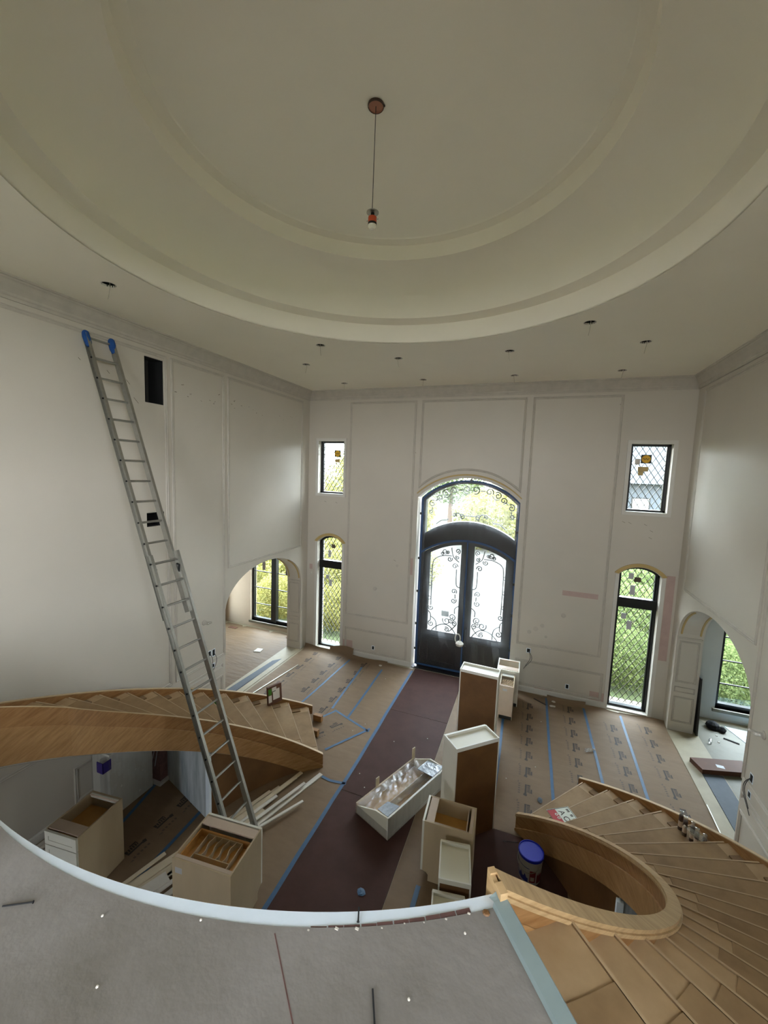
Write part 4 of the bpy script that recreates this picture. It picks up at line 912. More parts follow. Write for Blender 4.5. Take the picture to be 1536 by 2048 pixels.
# maple cabinet whose white front faces the runner
t, x0, x1, y0, y1, yf, yb, s = base_cab('base_cabinet', 'open maple base cabinet standing against the tall brown-backed cabinet near the landing', -.715, 4.88, math.radians(92.5), .435, .62, .825, 1, rail_front=.12)
shaker(t, x0, x1, .13, .822, yf, 1, 'door'); MB().box(x0 + .02, x1 - .02, y0 + .03, y1 - .03, .60, .612).build('inner_shelf', 'maple_in', t)
MB().box(x0 + .05, x0 + .06, y0 + .03, y1 - .12, .66, .80).build('divider', 'maple_rail', t); MB().box(x0 + .02, x1 - .02, y0 + .09, y0 + .1, .62, .80).build('divider', 'maple_rail', t)
# wall cabinets standing on end: recessed white tops
def wall_cab(label, cx, cy, rz, wd, dp, h, frontcol='cab_back', sidecol='cab_white', extra=None):
    t = thing('wall_cabinet', label, 'cabinet', (cx, cy, .008), rz, None, local=True); x0, x1, y0, y1 = -wd / 2, wd / 2, -dp / 2, dp / 2; th = .018
    for xs in (x0, x1 - th): MB().box(xs, xs + th, y0, y1, 0, h).build('side_panel', sidecol, t)
    MB().box(x0 + th, x1 - th, y0 + .002, y0 + .012, 0, h - .006).build('back_panel', frontcol, t)
    MB().box(x0 + th, x1 - th, y1 - th, y1, 0, h).build('front_frame', sidecol, t)
    MB().box(x0 + th, x1 - th, y0 + .012, y1 - th, h - .05, h - .035).build('top_panel', 'cab_white2', t)
    MB().box(x0 + th, x1 - th, y0 + .0, y0 + .016, h - .055, h - .0).build('top_lip', 'cab_white', t)
    MB().box(x0 + th, x1 - th, y0 + .012, y1 - th, .03, .045).build('bottom_panel', sidecol, t)
    shaker(t, x0 + .004, x1 - .004, .01, h - .01, y1, 1, 'door')
    return t
wall_cab('tall white wall cabinet with plain brown back standing near the door runner', -.735, 7.78, math.radians(-3), .733, .33, 1.452)
wall_cab('tall white wall cabinet with brown back standing turned diagonally', -.592, 5.65, math.radians(43), .734, .325, 1.452)
wall_cab('narrow white wall cabinet standing against the maple base cabinet', -.56, 4.33, math.radians(9.7), .362, .48, .752)
wall_cab('short white wall cabinet mostly hidden under the landing edge', -.53, 3.79, math.radians(9.7), .362, .48, .65)
# narrow cabinet with the honeycomb insert, and the one behind it
t, x0, x1, y0, y1, yf, yb, s = base_cab('base_cabinet', 'narrow base cabinet with a brown honeycomb insert on top', -.245, 8.88, 0, .295, .55, .80, -1, rail_front=.03)
MB().box(x0 + .004, x1 - .004, yf - .018, yf, .13, .795).build('door', 'maple_rail', t); MB().box(x0 + .07, x0 + .16, yf - .0195, yf - .018, .68, .73).build('label', 'label', t)
hc = MB().box(x0 + .02, x1 - .02, y0 + .04, y1 - .16, .70, .72).build('honeycomb_insert', 'drawer', t)
m = MB()
for j in range(5):
    for i in range(6): m.lathe([(.016, 0), (.016, .04), (.010, .04), (.010, 0)], (x0 + .04 + i * .042 + (j % 2) * .02, y0 + .08 + j * .065, .72), 6)
m.build('honeycomb_cells', 'maple', hc)
MB().box(x0 + .02, x1 - .02, y1 - .12, y1 - .0, .775, .797).build('top_board', 'cab_white', t)
t, x0, x1, y0, y1, yf, yb, s = base_cab('base_cabinet', 'open white base cabinet standing against the wall right of the door', -.255, 9.47, 0, .48, .56, .872, -1, skin='cab_white', rail_front=.18)
shaker(t, x0, x1, .13, .87, yf, -1, 'door'); MB().box(x0 + .02, x1 - .02, y0 + .03, y1 - .03, .66, .672).build('inner_shelf', 'maple_in', t)
# cabinet lying down, shrink wrapped, on the runner
t = thing('wrapped_cabinet', 'shrink-wrapped white wall cabinet lying on its back on the hardboard runner', 'cabinet', (-1.62, 4.99, .008), math.atan2(1.2, .504), None, local=True)
Lc, Wc, Hc = 1.42, .66, .335      # x along its length, +y away to the left
MB().box(0, Lc, 0, .02, 0, Hc).build('side_panel', 'cab_white', t)
m = MB().box(.0, Lc, -.006, 0, .0, .05).box(0, Lc, -.006, 0, Hc - .05, Hc).box(0, .05, -.006, 0, 0, Hc).box(Lc - .05, Lc, -.006, 0, 0, Hc); m.build('side_frame', 'cab_white', t)
MB().box(0, Lc, Wc - .02, Wc, 0, .17).build('side_panel', 'maple', t)
MB().box(.0, Lc, .02, Wc - .02, .0, .015).build('back_panel', 'maple_in', t)
MB().prism([(0, .02, 0), (0, Wc - .02, 0), (0, Wc - .02, .13), (0, .25, .30), (0, .02, Hc)], (.02, 0, 0)).build('end_panel', 'cab_white2', t)
MB().prism([(Lc - .02, .02, 0), (Lc - .02, Wc - .02, 0), (Lc - .02, Wc - .02, .15), (Lc - .02, .3, Hc), (Lc - .02, .02, Hc)], (.02, 0, 0)).build('end_panel', 'cab_white2', t)
MB().box(.02, Lc - .02, .30, .312, .02, .16).build('inner_shelf', 'maple', t)
def wrapfilm(nm, fz, u0, u1, v0, v1, nx=24, nyy=10, seed=0):
    rnd = random.Random(seed); m = MB(); vs = []
    for j in range(nyy + 1):
        for i in range(nx + 1):
            x = u0 + (u1 - u0) * i / nx; y = v0 + (v1 - v0) * j / nyy; vs.append((x, y, fz(x, y) + rnd.uniform(-.006, .006)))
    m.add(vs, [(j * (nx + 1) + i, j * (nx + 1) + i + 1, (j + 1) * (nx + 1) + i + 1, (j + 1) * (nx + 1) + i) for j in range(nyy) for i in range(nx)]); m.build(nm, 'wrap', t)
sag = lambda x, y: Hc + .004 - (Hc - .16) * (y / Wc) ** 1.1 - .07 * math.sin(PI * x / Lc) * math.sin(PI * y / Wc)
wrapfilm('wrap_film', sag, 0, Lc, 0.0, Wc - .02, seed=4)
m = MB(); m.box(-.004, 0, 0, Wc, 0, .14); m.build('wrap_film', 'wrap', t)
MB().box(.0, Lc, -.012, -.008, .0, Hc).build('wrap_film', 'wrap', t)
MB().hexa([(Lc - .32, .02, Hc), (Lc, .02, Hc), (Lc, .34, Hc - .04), (Lc - .32, .34, Hc - .04)], [(Lc - .32, .02, Hc + .008), (Lc, .02, Hc + .008), (Lc, .34, Hc - .032), (Lc - .32, .34, Hc - .032)]).build('corner_pad', 'pad', t)
MB().hexa([(.02, .02, Hc), (.28, .02, Hc), (.26, .24, Hc - .05), (.06, .26, Hc - .06)], [(.02, .02, Hc + .008), (.28, .02, Hc + .008), (.26, .24, Hc - .042), (.06, .26, Hc - .052)]).build('corner_pad', 'pad', t)
for xx in (.45, 1.38): MB().box(xx, xx + .07, Wc + .005, Wc + .02, 0, .30 if xx < 1 else .34).build('stretcher', 'pine', t)
# tall wrapped cabinet under the left stair
t = thing('wrapped_cabinet', 'white cabinet wrapped in clear film with purple corner tape under the left stair', 'cabinet', (-5.69, 4.08, .008), 0, None)
MB().box(-5.87, -5.505, 3.74, 4.43, .009, 1.02).build('carcass', 'cab_white', t)
m = MB(); vs = []
rnd = random.Random(3)
for j in range(11):
    for i in range(13): vs.append((-5.497 + rnd.uniform(-.004, .004) + .008 * math.sin(i * 1.1 + j * 1.9), 3.735 + .70 * i / 12, .012 + 1.0 * j / 10))
m.add(vs, [(j * 13 + i, j * 13 + i + 1, (j + 1) * 13 + i + 1, (j + 1) * 13 + i) for j in range(10) for i in range(12)]); m.build('wrap_film', 'wrap', t)
MB().box(-5.88, -5.49, 3.725, 3.73, .012, 1.0).build('wrap_film', 'wrap', t)
m = MB().tube([(-5.56, 3.69, .012), (-5.56, 3.69, .98)], .045, 10); m.build('corner_guard', 'wrap', t)
MB().box(-5.62, -5.495, 3.635, 3.645, .80, .96).box(-5.50, -5.495, 3.635, 3.76, .80, .96).build('purple_tape', 'purple', t)
t = thing('insulation_bundle', 'dusty pink insulation bundle on a white board under the left stair', 'insulation', (-5.7, 4.80, .008))
MB().box(-5.95, -5.42, 4.50, 5.02, .06, .62).build('bundle', 'pink', t); MB().box(-5.97, -5.38, 4.46, 5.04, .008, .058).build('board', 'white_trim', t)
for k in range(5): MB().bar((-5.93 + .1 * k, 4.495, .10 + .05 * k), (-5.75 + .07 * k, 4.495, .5 + .02 * k), .012, .006, (0, 1, 0)).build('strap', 'label', t)

# ------------------------------------------------------------------ loose trim boards
boards = [((-3.10, 5.72), (-3.95, 2.95), .075, .018, 'pine_white', .03), ((-3.42, 5.60), (-4.15, 3.05), .06, .016, 'pine', .03), ((-3.44, 5.45), (-4.22, 2.80), .07, .016, 'pine', .05), ((-3.22, 5.38), (-4.05, 2.90), .05, .016, 'pine_white', .03),
          ((-3.58, 5.20), (-4.30, 2.95), .085, .018, 'pine', .03), ((-3.66, 5.05), (-4.38, 2.90), .06, .016, 'pine', .05), ((-3.50, 5.0), (-4.12, 3.10), .05, .016, 'pine_white', .07), ((-3.05, 5.05), (-3.58, 4.05), .04, .02, 'pine_white', .03),
          ((-3.72, 4.90), (-4.46, 2.95), .07, .016, 'pine', .03), ((-3.55, 4.72), (-3.66, 4.20), .12, .014, 'pine', .07), ((-4.30, 3.62), (-4.50, 2.85), .05, .016, 'pine', .07)]
for i, (p, q, wd, th, mt, z) in enumerate(boards):
    z = .018 + (i % 4) * .019
    tag(MB().bar((p[0], p[1], z), (q[0], q[1], z), wd, th).build('trim_board', mt), 'long pale trim board in the loose pile beside the left stair', 'board', 'trim boards piled beside the left stair')
tag(MB().bar((-3.98, 3.38, .095), (-4.12, 3.05, .095), .16, .014).build('trim_board', 'pine_white'), 'short wide pale offcut on the board pile by the cutlery-tray cabinet', 'board')
for i, (x, wd) in enumerate(((-5.98, .06), (-5.90, .05), (-5.83, .05), (-5.76, .04))):
    tag(MB().bar((x, 3.60 - .05 * i, .022 + .012 * (i % 2)), (x + .03, 1.6, .022 + .012 * (i % 2)), wd, .02).build('trim_board', 'pine_white'), 'pale trim board lying along the foot of the left wall', 'board', 'trim boards along the left wall')
for (x, y, wl) in ((-3.90, 7.0, 'small brown wood block against the taped paper patch corner by the left stair'), (-3.74, 6.56, 'small brown wood block against the middle of the left stair foot')):
    tag(MB().box(x - .10, x + .09, y - .03, y + .05, .012, .14).build('wood_block', 'oak'), wl, 'block', 'blocks at the foot of the left stair')
tag(MB().bar((.72, 5.0, .02), (1.1, 4.45, .02), .06, .02).build('wood_offcut', 'pine'), 'pale wood offcut on the floor behind the bucket', 'board')
tag(MB().box(1.55, 1.75, 4.10, 4.13, .01, .42).build('drywall_offcut', 'sheet_blue'), 'pale blue-white board leaning under the right stair', 'board')

# ------------------------------------------------------------------ bucket
t = thing('bucket', 'white plastic bucket with a blue lid and printed label inside the right stair curve', 'bucket', (.30, 5.23, .0075))
MB().lathe([(.128, 0), (.132, .01), (.148, .30), (.152, .30), (.152, .335), (.148, .335)], (.30, 5.23, .0075), 32, cap0=True).build('body', 'bucket_white', t, smooth=False)
MB().lathe([(.156, .335), (.160, .34), (.160, .37), (.150, .375), (.146, .364), (.02, .364), (.001, .364)], (.30, 5.23, .0075), 32).build('lid', 'bucket_lid', t)
def curved_patch(a0, a1, za, zb, mt, jag=0):
    m = MB(); n = 8; vs = []
    for i in range(n + 1):
        a = math.radians(a0 + (a1 - a0) * i / n)
        for z, top in ((za, 0), (zb - (jag * abs(math.sin(i * 2.1)) if jag else 0), 1)):
            r = .1335 + .018 * (z / .30); vs.append((.30 + r * math.cos(a), 5.23 + r * math.sin(a), z + .0075))
    m.add(vs, [(2 * i, 2 * i + 2, 2 * i + 3, 2 * i + 1) for i in range(n)]); m.build('printed_label', mt, t)
curved_patch(-165, -100, .035, .15, 'label_blue', .06); curved_patch(-92, -62, .05, .22, 'label_red'); curved_patch(-55, -20, .04, .2, 'label_red', .05); curved_patch(-190, -95, .235, .245, 'label_blue'); curved_patch(-88, -68, .07, .13, 'paper')
m = MB().tube([(.30 + .16 * math.cos(a), 5.23 + .16 * math.sin(a) * 1.0, .30 - .12 * abs(math.sin((i) * PI / 10)) + .0075) for i, a in enumerate([math.radians(150 + 18 * k) for k in range(11)])], .004, 5); m.build('bail_handle', 'steel', t)
t = thing('paint_stick', 'thin dark stirring rod leaning on the bucket', 'stick', (-.02, 5.50, .01)); MB().bar((-.06, 5.62, .012), (.13, 5.30, .36), .012, .006).build('rod', 'wire', t)

# ------------------------------------------------------------------ things on the stairs
def tread_z(k): return RISE * (k + 1) + .008
t = thing('warning_sign', 'white sign with red corner and black lettering lying on the right stair', 'sign', (.84, 5.96, tread_z(1)), 0, None, local=True)
sr = Matrix.Rotation(math.radians(-58), 3, 'Z')
def sbox(x0, x1, y0, y1, z0, z1, nm, mt):
    m = MB().box(x0, x1, y0, y1, z0, z1); m.v = [tuple(sr @ Vector(v)) for v in m.v]; return m.build(nm, mt, t)
sbox(-.22, .20, -.26, .10, .0, .006, 'board', 'sign_white')
sbox(-.21, .19, .085, .092, .006, .0075, 'border', 'black'); sbox(-.215, -.208, -.25, .09, .006, .0075, 'border', 'black')
sbox(-.205, .18, -.26, -.13, .006, .0072, 'red_panel', 'sign_red')
for i, (a, b) in enumerate(((-.18, -.10), (-.08, -.03), (-.01, .13))): 
    for k in range(int((b - a) / .02)): sbox(a + k * .02, a + k * .02 + .013, .03, .068, .006, .0076, 'lettering', 'ink')
for a, ch in ((-.17, 'A'), (-.07, 'O'), (.04, 'Y')):
    cu = bpy.data.curves.new('lettering', 'FONT'); cu.body = ch; cu.size = .12; cu.extrude = .0005
    ob = bpy.data.objects.new('lettering_tmp', cu); me = bpy.data.meshes.new_from_object(ob); bpy.data.objects.remove(ob)
    me.transform(sr.to_4x4() @ Matrix.Translation((a, -.10, .0075))); me.materials.append(MATS['ink']); o = link('lettering', me, t)
for a in (-.12, -.06): 
    m = MB().lathe([(.022, 0), (.022, .001), (.012, .001), (.012, 0)], (0, 0, 0), 12); m.v = [tuple(sr @ Vector((v[0] + a, v[1] - .16, v[2] + .0073))) for v in m.v]; m.build('lettering', 'sign_white', t)
t0 = None
for i in range(5):
    a = 28.2 - 1.15 * i; x, y = pol(a + .3, 4.05 - .02 * (i % 2)); z = tread_z(4)
    t = thing('caulk_tube', 'clear-capped caulk tube with brown label standing on the right stair', 'tube', (x, y, z), 0, 'caulk tubes standing on the right stair', local=True)
    MB().lathe([(.024, 0), (.024, .045)], n=14, cap0=True).build('body', 'tube_dark', t); MB().lathe([(.0245, .045), (.0245, .12)], n=14).build('label', 'maple_rail', t)
    MB().lathe([(.024, .12), (.024, .19), (.015, .20)], n=14, cap1=True).build('shoulder', 'tube_dark', t); MB().lathe([(.018, .20), (.022, .205), (.022, .245), (.005, .25)], n=14, cap1=True).build('cap', 'bottle', t)
def bottle(label, loc, rz, lying=True, mt='bottle', capm='white_bits', r=.032, h=.2, group=None):
    t = thing('bottle', label, 'bottle', loc, rz, group, local=True)
    R = Matrix.Rotation(PI / 2, 3, 'Y') if lying else Matrix.Identity(3); off = Vector((0, 0, r if lying else 0))
    def L(prof, nm, m_):
        m = MB().lathe(prof, n=12, cap0=True, cap1=True); m.v = [tuple(R @ Vector(v) + off) for v in m.v]; m.build(nm, m_, t)
    L([(r * .9, 0), (r, .01), (r, h * .62), (r * .4, h * .82), (r * .4, h * .9)], 'body', mt); L([(r * .45, h * .9), (r * .45, h)], 'cap', capm)
    return t
bx, by = pol(23.5, 4.0); bottle('crushed clear plastic bottle lying on the right stair', (bx, by, tread_z(5)), 2.4, True)
gx, gy = pol(24.5, 3.9, -1); bottle('small green bottle standing on the left stair', (gx, gy, tread_z(4)), 0, False, 'green_label', 'yellow', .03, .2)
# brown box with papers on the left stair
t = thing('cardboard_box', 'flat brown box with papers and a green label standing on the left stair', 'box', (-4.55, 6.42, tread_z(2)))
p, q = Vector((-4.62, 6.29, 0)), Vector((-4.50, 6.58, 0)); d = (q - p).normalized(); nn = Vector((d.y, -d.x, 0)); z = tread_z(2)
def pbox(u0, u1, o0, o1, z0, z1, nm, mt):
    P = lambda u, o, zz: p + d * u + nn * (o + (zz) * -.10) + Vector((0, 0, z + zz))
    MB().hexa([P(u0, o0, z0), P(u1, o0, z0), P(u1, o1, z0), P(u0, o1, z0)], [P(u0, o0, z1), P(u1, o0, z1), P(u1, o1, z1), P(u0, o1, z1)]).build(nm, mt, t)
pbox(0, .31, -.05, .0, 0, .36, 'carton', 'box_brown'); pbox(.01, .08, 0, .002, .20, .32, 'green_label', 'green_label'); pbox(.01, .08, 0, .002, .05, .19, 'paper', 'paper')
pbox(.11, .26, 0, .002, .08, .28, 'paper', 'paper'); pbox(.09, .19, .002, .004, .24, .33, 'paper', 'paper'); pbox(.09, .17, .004, .005, .245, .26, 'stripe', 'darkpanel')

# ------------------------------------------------------------------ right archway and its room
t = thing('flat_carton', 'flat red-brown carton with a white label lying in the right archway', 'box', (3.55, 8.65, .015))
MB().prism([(3.12, 8.72, .015), (3.22, 8.42, .015), (4.02, 8.66, .015), (4.02, 9.0, .015)], (0, 0, .085)).build('carton', 'box_brown', t); MB().box(3.50, 3.62, 8.60, 8.68, .10, .1015).build('label', 'label', t)
tag(MB().hexa([(3.52, 9.70, .01), (3.56, 9.70, .01), (3.62, 10.45, .01), (3.58, 10.45, .01)], [(3.505, 9.72, 1.25), (3.53, 9.72, 1.25), (3.53, 10.45, 1.25), (3.505, 10.45, 1.25)]).build('leaning_board', 'darkpanel'), 'dark board leaning behind the right archway pillar', 'board')
t = thing('tool_pouch', 'small black tool pouch on the floor beyond the right archway', 'bag', (3.98, 10.2, .005))
MB().lathe([(.10, 0), (.13, .04), (.11, .10), (.05, .14), (.01, .15)], (3.98, 10.2, .005), 9, cap0=True).build('pouch', 'blackmatt', t); MB().lathe([(.06, 0), (.08, .05), (.03, .1)], (4.12, 10.12, .005), 7, cap0=True, cap1=True).build('pocket', 'blackmatt', t)
bottle('clear plastic bottle lying beyond the right archway', (3.70, 9.5, .006), 1.2, True)
tag(MB().prism([(4.45, 9.75, .006), (5.3, 9.6, .006), (5.3, 10.3, .006), (4.25, 10.35, .006)], (0, 0, .006)).build('drywall_sheet', 'sheet_blue'), 'pale blue-white sheet lying on the floor beyond the right archway', 'sheet')
tag(MB().bar((4.05, 9.85, .012), (4.28, 9.75, .012), .03, .012).build('wood_stick', 'blackmatt'), 'short dark stick on the floor beyond the right archway', 'stick')
for x, y in ((3.95, 9.9), (3.9, 9.65)): tag(MB().lathe([(.02, 0), (.018, .008), (.001, .01)], (x, y, .006), 7, cap0=True).build('paper_scrap', 'white_bits'), 'white scrap on the floor beyond the right archway', 'scrap', 'scraps beyond the right archway')
tag(MB().hexa([(-7.18, 9.05, .006), (-6.98, 9.10, .006), (-7.02, 9.30, .006), (-7.2, 9.27, .006)], [(-7.18, 9.05, .02), (-6.98, 9.10, .02), (-7.02, 9.30, .02), (-7.2, 9.27, .02)]).build('tile_sample', 'white_bits'), 'white square sample lying beyond the left archway', 'tile')
for x, y in ((-8.9, 10.2), (-6.75, 10.3)): tag(MB().box(x - .15, x + .15, y - .06, y + .06, .004, .016).build('floor_register', 'box_brown'), 'brown floor register below the window beyond the left archway', 'register', 'floor registers beyond the left archway')

# ------------------------------------------------------------------ scraps on the foyer floor
def crumple(name, label, x, y, z, r, mt, cat, sx_=1.0):
    m = MB(); n = 9; vs = []
    for j, (rr, zz) in enumerate(((.9, 0), (1.0, .12), (.55, .26), (.05, .28))):
        for k in range(n): a = 2 * PI * k / n; q = rr * r * random.uniform(.75, 1.15); vs.append((x + sx_ * q * math.cos(a), y + q * math.sin(a), z + zz * r * random.uniform(.8, 1.2)))
    m.add(vs, [(j * n + k, j * n + (k + 1) % n, (j + 1) * n + (k + 1) % n, (j + 1) * n + k) for j in range(3) for k in range(n)] + [tuple(range(n))]); tag(m.build(name, mt), label, cat)
bottle('flattened clear water bottle lying on the printed kraft paper', (1.285, 8.227, .005), .5, True)
crumple('tape_wad', 'crumpled blue tape wad on the hardboard near the landing', -1.674, 4.19, .008, .055, 'tape', 'tape')
crumple('tape_wad', 'grey-blue tape curl on the printed paper near the right stair foot', .45, 6.62, .005, .06, 'blue_strip', 'tape', .7)
crumple('paper_scrap', 'white scrap beside the baseboard outlet right of the door', .787, 9.86, .004, .05, 'white_bits', 'scrap')
crumple('paper_scrap', 'white bone-shaped scrap on the blue tape right of the door', .757, 9.64, .005, .05, 'white_bits', 'scrap', 1.5)
crumple('paper_scrap', 'white scrap against the baseboard left of the door', -3.567, 9.80, .005, .05, 'white_bits', 'scrap')
for i, (x, y) in enumerate(((-2.219, 7.026), (-1.634, 7.375), (-3.1, 7.0), (-2.95, 7.3), (-.1, 6.9), (.38, 7.4), (-2.3, 5.75), (-2.5, 6.0), (-.45, 7.3), (-3.2, 9.2), (.5, 8.9))):
    tag(MB().lathe([(.011, 0), (.009, .004), (.001, .005)], (x, y, .0085), 6, cap0=True).build('debris_crumb', 'white_bits'), 'tiny white crumb on the protected foyer floor', 'debris', 'crumbs on the foyer floor')
tag(MB().bar((.35, 9.80, .012), (.62, 9.62, .012), .03, .008).build('dark_lath', 'ink'), 'thin dark lath on the floor right of the door', 'stick')

# ------------------------------------------------------------------ electrical bits on the walls
def wallbox(label, fn, s0, z0, wd=.055, hg=.09, wires=0, group=None):
    p = fn(s0, z0, 0); t = thing('outlet_box', label, 'outlet box', p, 0, group)
    m = MB(); a = [fn(s0 + i, z0 + j, .004) for i, j in ((-wd / 2, -hg / 2), (wd / 2, -hg / 2), (wd / 2, hg / 2), (-wd / 2, hg / 2))]; b = [fn(s0 + i, z0 + j, 0) for i, j in ((-wd / 2, -hg / 2), (wd / 2, -hg / 2), (wd / 2, hg / 2), (-wd / 2, hg / 2))]
    m.hexa(b, a); m.build('box', 'blackmatt', t)
    m = MB()
    for i0, i1, j0, j1 in ((-wd / 2 - .015, -wd / 2, -hg / 2 - .015, hg / 2 + .015), (wd / 2, wd / 2 + .015, -hg / 2 - .015, hg / 2 + .015), (-wd / 2, wd / 2, hg / 2, hg / 2 + .015), (-wd / 2, wd / 2, -hg / 2 - .015, -hg / 2)):
        m.hexa([fn(s0 + i, z0 + j, 0) for i, j in ((i0, j0), (i1, j0), (i1, j1), (i0, j1))], [fn(s0 + i, z0 + j, .002) for i, j in ((i0, j0), (i1, j0), (i1, j1), (i0, j1))])
    m.build('mud_ring', 'bandwhite', t)
    for k in range(wires):
        L = .42 + .06 * k; pts = [fn(s0 + .0 + (.04 * k + .05) * math.sin(i * .55), z0 - L * i / 8, .01 + .03 * math.sin(i * PI / 8)) for i in range(9)]
        MB().tube(pts, .005, 5).build('wire', 'wire', t)
wallbox('black outlet box in the low panel left of the door', bk, -3.913, .33)
wallbox('black outlet box in the baseboard left of the door', bk, -3.946, .06, .06, .09)
wallbox('black switch box with dangling wires right of the door', bk, .156, 1.05, .07, .09, 2)
wallbox('black outlet box in the low panel right of the door', bk, 1.069, .335)
wallbox('black outlet box in the baseboard right of the door', bk, 1.085, .06, .07, .09)
wallbox('black switch box with a long wire on the left wall beside the archway', lf, 6.27, 1.36, .06, .1, 1); wallbox('taller black switch box with wire on the left wall beside the archway', lf, 6.38, 1.34, .06, .13, 1)
wallbox('small black box under the switch on the left wall', lf, 6.25, 1.08, .05, .06); wallbox('small black box under the taller switch on the left wall', lf, 6.37, 1.06, .05, .07)
wallbox('black switch box with a long cable on the right wall', rt, 6.50, 1.32, .06, .1, 2); wallbox('small black box below the switch on the right wall', rt, 6.50, 1.08, .05, .07)
for fn, s0, z0, lb in ((bk, -3.915, 2.037, 'white sconce cap left of the entry door'), (bk, .865, 2.047, 'white sconce cap right of the entry door'), (lf, 6.13, 2.08, 'white sconce cap with clear wrap on the left wall'), (rt, 6.36, 2.03, 'white sconce cap with clear wrap on the right wall')):
    p = fn(s0, z0, 0); t = thing('sconce_cap', lb, 'wall cap', p); n_ = 12; m = MB()
    ring = [[fn(s0 + r_ * math.cos(2 * PI * k / n_), z0 + r_ * math.sin(2 * PI * k / n_), o_2) for k in range(n_)] for r_, o_2 in ((.055, 0), (.055, .012), (.03, .02), (.001, .02))]
    m.add([q for L in ring for q in L], [(j * n_ + k, j * n_ + (k + 1) % n_, (j + 1) * n_ + (k + 1) % n_, (j + 1) * n_ + k) for j in range(3) for k in range(n_)]); m.build('cap', 'trim', t)
    if fn is not bk: MB().tube([fn(s0, z0, .015), fn(s0 + .02, z0 - .01, .08), fn(s0 + .06, z0 + .01, .14)], [.03, .035, .02], 7).build('wrap', 'wrap', t)
tag(MB().box(XL + .14, XL + .16, D - .02, D - .0, 2.2, 2.26).build('door_chime', 'white_trim'), 'small white wall sensor in the corner by the left archway', 'sensor')

# ------------------------------------------------------------------ recessed can openings
src = None
for i, (x, y) in enumerate(cans):
    if src is None:
        src = thing('recessed_can', 'round recessed light opening with a short dangling wire in the ceiling', 'recessed light', (x, y, H), 0, 'recessed light openings', local=True)
        MB().lathe([(.078, 0), (.078, .12), (.001, .12)], n=18).build('housing', 'blackmatt', src)
        MB().lathe([(.078, -.002), (.084, -.002), (.084, .001), (.078, .001)], n=18).build('rim', 'white_trim', src)
        MB().tube([(.02, .0, .1), (.015, .005, -.04), (.0, .0, -.12), (-.015, .0, -.17)], .0035, 4).build('wire', 'wire_white', src)
    else: copy_thing(src, (x, y, H), random.uniform(0, 6.28))
src['label'] = 'round recessed light opening in the ceiling near the ladder top'
# temporary pendant
px_, py_ = -1.60, 3.72
t = thing('pendant_lamp_holder', 'temporary orange lamp holder hanging on a long cable under the dome', 'lamp', (px_, py_, 7.56))
MB().lathe([(.001, 8.605), (.062, 8.605), (.068, 8.60), (.068, 8.622)], (px_, py_, 0), 24).build('canopy', 'copper', t); MB().lathe([(.07, 8.595), (.074, 8.60), (.074, 8.624)], (px_, py_, 0), 24).build('canopy_rim', 'tube_dark', t)
MB().tube([(px_, py_, 8.61), (px_ - .004, py_ - .002, 7.70)], .0035, 5).build('cable', 'wire', t)
MB().lathe([(.003, 7.705), (.058, 7.695), (.058, 7.688), (.003, 7.688)], (px_, py_, 0), 20).build('plate', 'steel', t)
MB().tube([(px_, py_, 7.69), (px_, py_, 7.655)], .018, 8).build('neck', 'blackmatt', t); MB().lathe([(.02, 7.66), (.040, 7.65), (.040, 7.60)], (px_, py_, 0), 16).build('socket', 'orange', t)
MB().lathe([(.041, 7.60), (.041, 7.58)], (px_, py_, 0), 16).build('socket_ring', 'blackmatt', t); MB().lathe([(.04, 7.58), (.04, 7.562), (.025, 7.545), (.001, 7.540)], (px_, py_, 0), 16).build('bulb', 'bulb', t)
MB().tube([(px_ - .06, py_, 7.625), (px_ + .06, py_, 7.625)], .004, 5).build('pin', 'steel', t)

# ------------------------------------------------------------------ outdoors
struct(MB().box(-150, 150, 10.7, 280, -.45, -.25).build('ground', 'grass'), 'lawn in front of the house')
struct(MB().prism([(-3.6, 10.75, -.24), (.8, 10.75, -.24), (1.2, 36, -.24), (-11, 36, -.24)], (0, 0, .04)).build('ground_porch', 'concrete'), 'pale concrete porch and walk outside the entry door')
struct(MB().box(-60, 60, -60, -2.75, -.45, -.25).build('ground_rear', 'grass'))
def leaf_crown(n, rx, rz, cz, sz, seed, mt):
    rnd = random.Random(seed); m = MB()
    for _ in range(n):
        while True:
            v = Vector((rnd.uniform(-1, 1), rnd.uniform(-1, 1), rnd.uniform(-1, 1)))
            if .35 < v.length < 1: break
        bump_ = 1 + .18 * math.sin(5 * v.x + 3 * v.z) * math.cos(4 * v.y)
        c_ = Vector((v.x * rx * bump_, v.y * rx * bump_, cz + v.z * rz)); a = Vector((rnd.gauss(0, 1), rnd.gauss(0, 1), rnd.gauss(0, 1))).normalized(); b = a.orthogonal().normalized(); s_ = sz * rnd.uniform(.6, 1.3)
        m.add([c_ - a * s_, c_ + b * s_ * .55, c_ + a * s_, c_ - b * s_ * .55], [(0, 1, 2, 3)])
    me = bpy.data.meshes.new('foliage'); me.from_pydata(m.v, [], m.f); me.materials.append(MATS[mt]); return me
crownA = leaf_crown(14000, 2.6, 2.6, 4.4, .085, 1, 'leaf_green'); crownB = leaf_crown(14000, 2.4, 2.5, 4.2, .085, 2, 'leaf_yellow')
bushA = leaf_crown(9000, 1.5, 1.2, 1.0, .06, 3, 'leaf_green'); bushB = leaf_crown(9000, 1.5, 1.2, 1.0, .06, 4, 'leaf_yellow')
trunk = MB().tube([(0, 0, 0), (.05, .02, 1.5), (-.05, .05, 3.0), (.1, 0, 4.6)], [.2, .16, .12, .06], 8).mesh('trunk', 'bark'); stem = MB().tube([(0, 0, 0), (.02, .03, .8)], .05, 6).mesh('stem', 'bark')
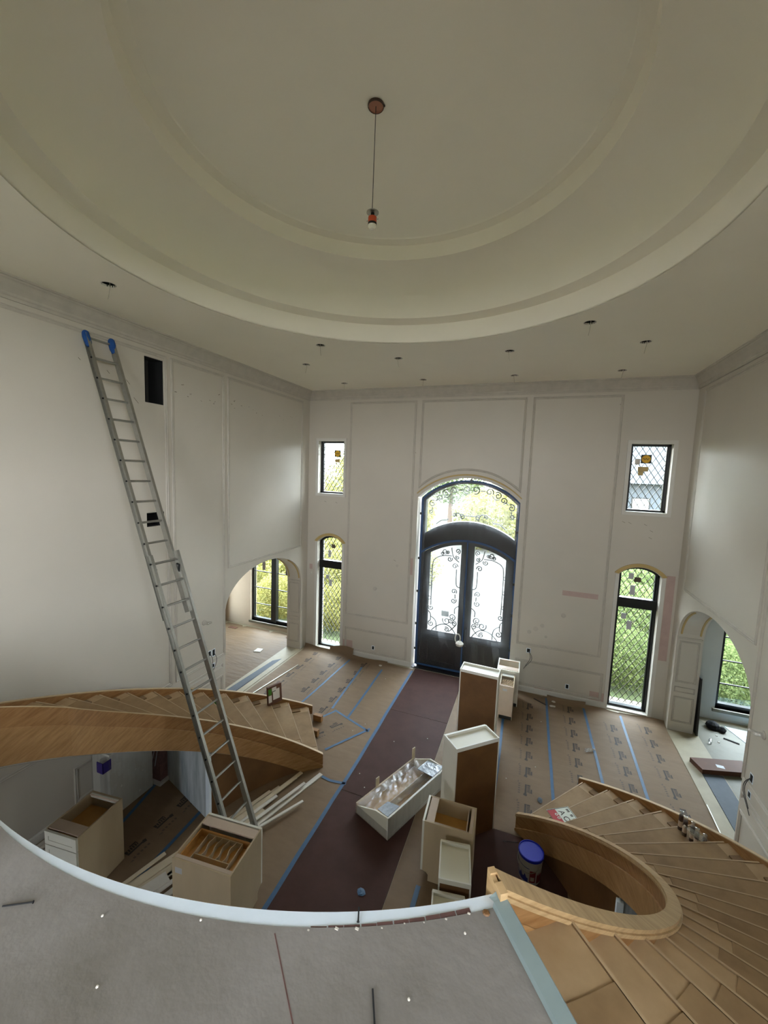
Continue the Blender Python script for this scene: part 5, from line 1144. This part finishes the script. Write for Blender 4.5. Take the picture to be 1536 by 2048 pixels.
def plant(kind, x, y, s_, rz, label, grp):
    t = thing({'t': 'garden_tree', 'b': 'garden_shrub'}[kind[0]], label, {'t': 'tree', 'b': 'shrub'}[kind[0]], (x, y, -.25), rz, grp, local=True); t.scale = (s_, s_, s_)
    link('foliage', {'tg': crownA, 'ty': crownB, 'bg': bushA, 'by': bushB}[kind], t); link('trunk' if kind[0] == 't' else 'stem', trunk if kind[0] == 't' else stem, t)
TY = [(-15.5, 22.5, 1.0), (-10.3, 23, 1.0), (-21.5, 24, 1.0)]; TG = [(9.6, 22.5, 1.05), (15.4, 22.8, 1.05), (0.4, 38.5, 1.4), (-7.4, 38.5, 1.4), (-15.2, 38.0, 1.4)]
TL = {'y': ('yellow-green leafy tree in the front garden', 'yellow-green trees in the front garden'), 'g': ('green leafy tree in the front garden', 'green trees in the front garden')}
for kk, L in (('y', TY), ('g', TG)):
    for i, (x, y, s_) in enumerate(L): plant('t' + kk, x, y, s_, i * 1.3, *TL[kk])
BY = [(-13.9, 15.2, 1.0), (-10.7, 15.2, 1.0), (-7.4, 15.2, 1.0), (-9.2, 18.4, 1.15), (-13.0, 18.6, 1.15), (-5.4, 18.6, .95), (-11.3, 12.4, .7), (-8.7, 12.4, .7), (-6.1, 12.4, .7), (-18.2, 31, 2.1), (-10.4, 31, 2.1), (-2.6, 31, 2.1)]
BG = [(3.4, 15.2, .95), (6.4, 15.2, .95), (9.4, 15.2, .95), (4.8, 18.2, 1.1), (8.4, 18.2, 1.1), (12.0, 18.0, 1.1), (2.5, 12.3, .7), (5.1, 12.3, .7), (7.7, 12.3, .7)]
BL = {'y': ('yellow-green leafy shrub in the front garden', 'yellow-green shrubs outside'), 'g': ('green shrub outside the right windows', 'green shrubs outside')}
for kk, L in (('y', BY), ('g', BG)):
    for i, (x, y, s_) in enumerate(L): plant('b' + kk, x, y, s_, i * .9, *BL[kk])
t = thing('neighbour_house', 'grey-roofed house across the street', 'house', (15, 45, -.25))
MB().box(6, 24, 40, 50, -.25, 5.0).build('wall', 'siding', t); MB().prism([(5, 39, 5.0), (5, 51, 5.0), (5, 45, 9.5)], (20, 0, 0)).build('roof', 'roof', t)
for x in (8, 12, 16, 20): f = MB().box(x, x + 1.4, 39.95, 40.05, 2, 3.8).build('window', 'black', t); MB().box(x + .1, x + 1.3, 39.94, 39.95, 2.1, 3.7).build('pane', 'label', f)
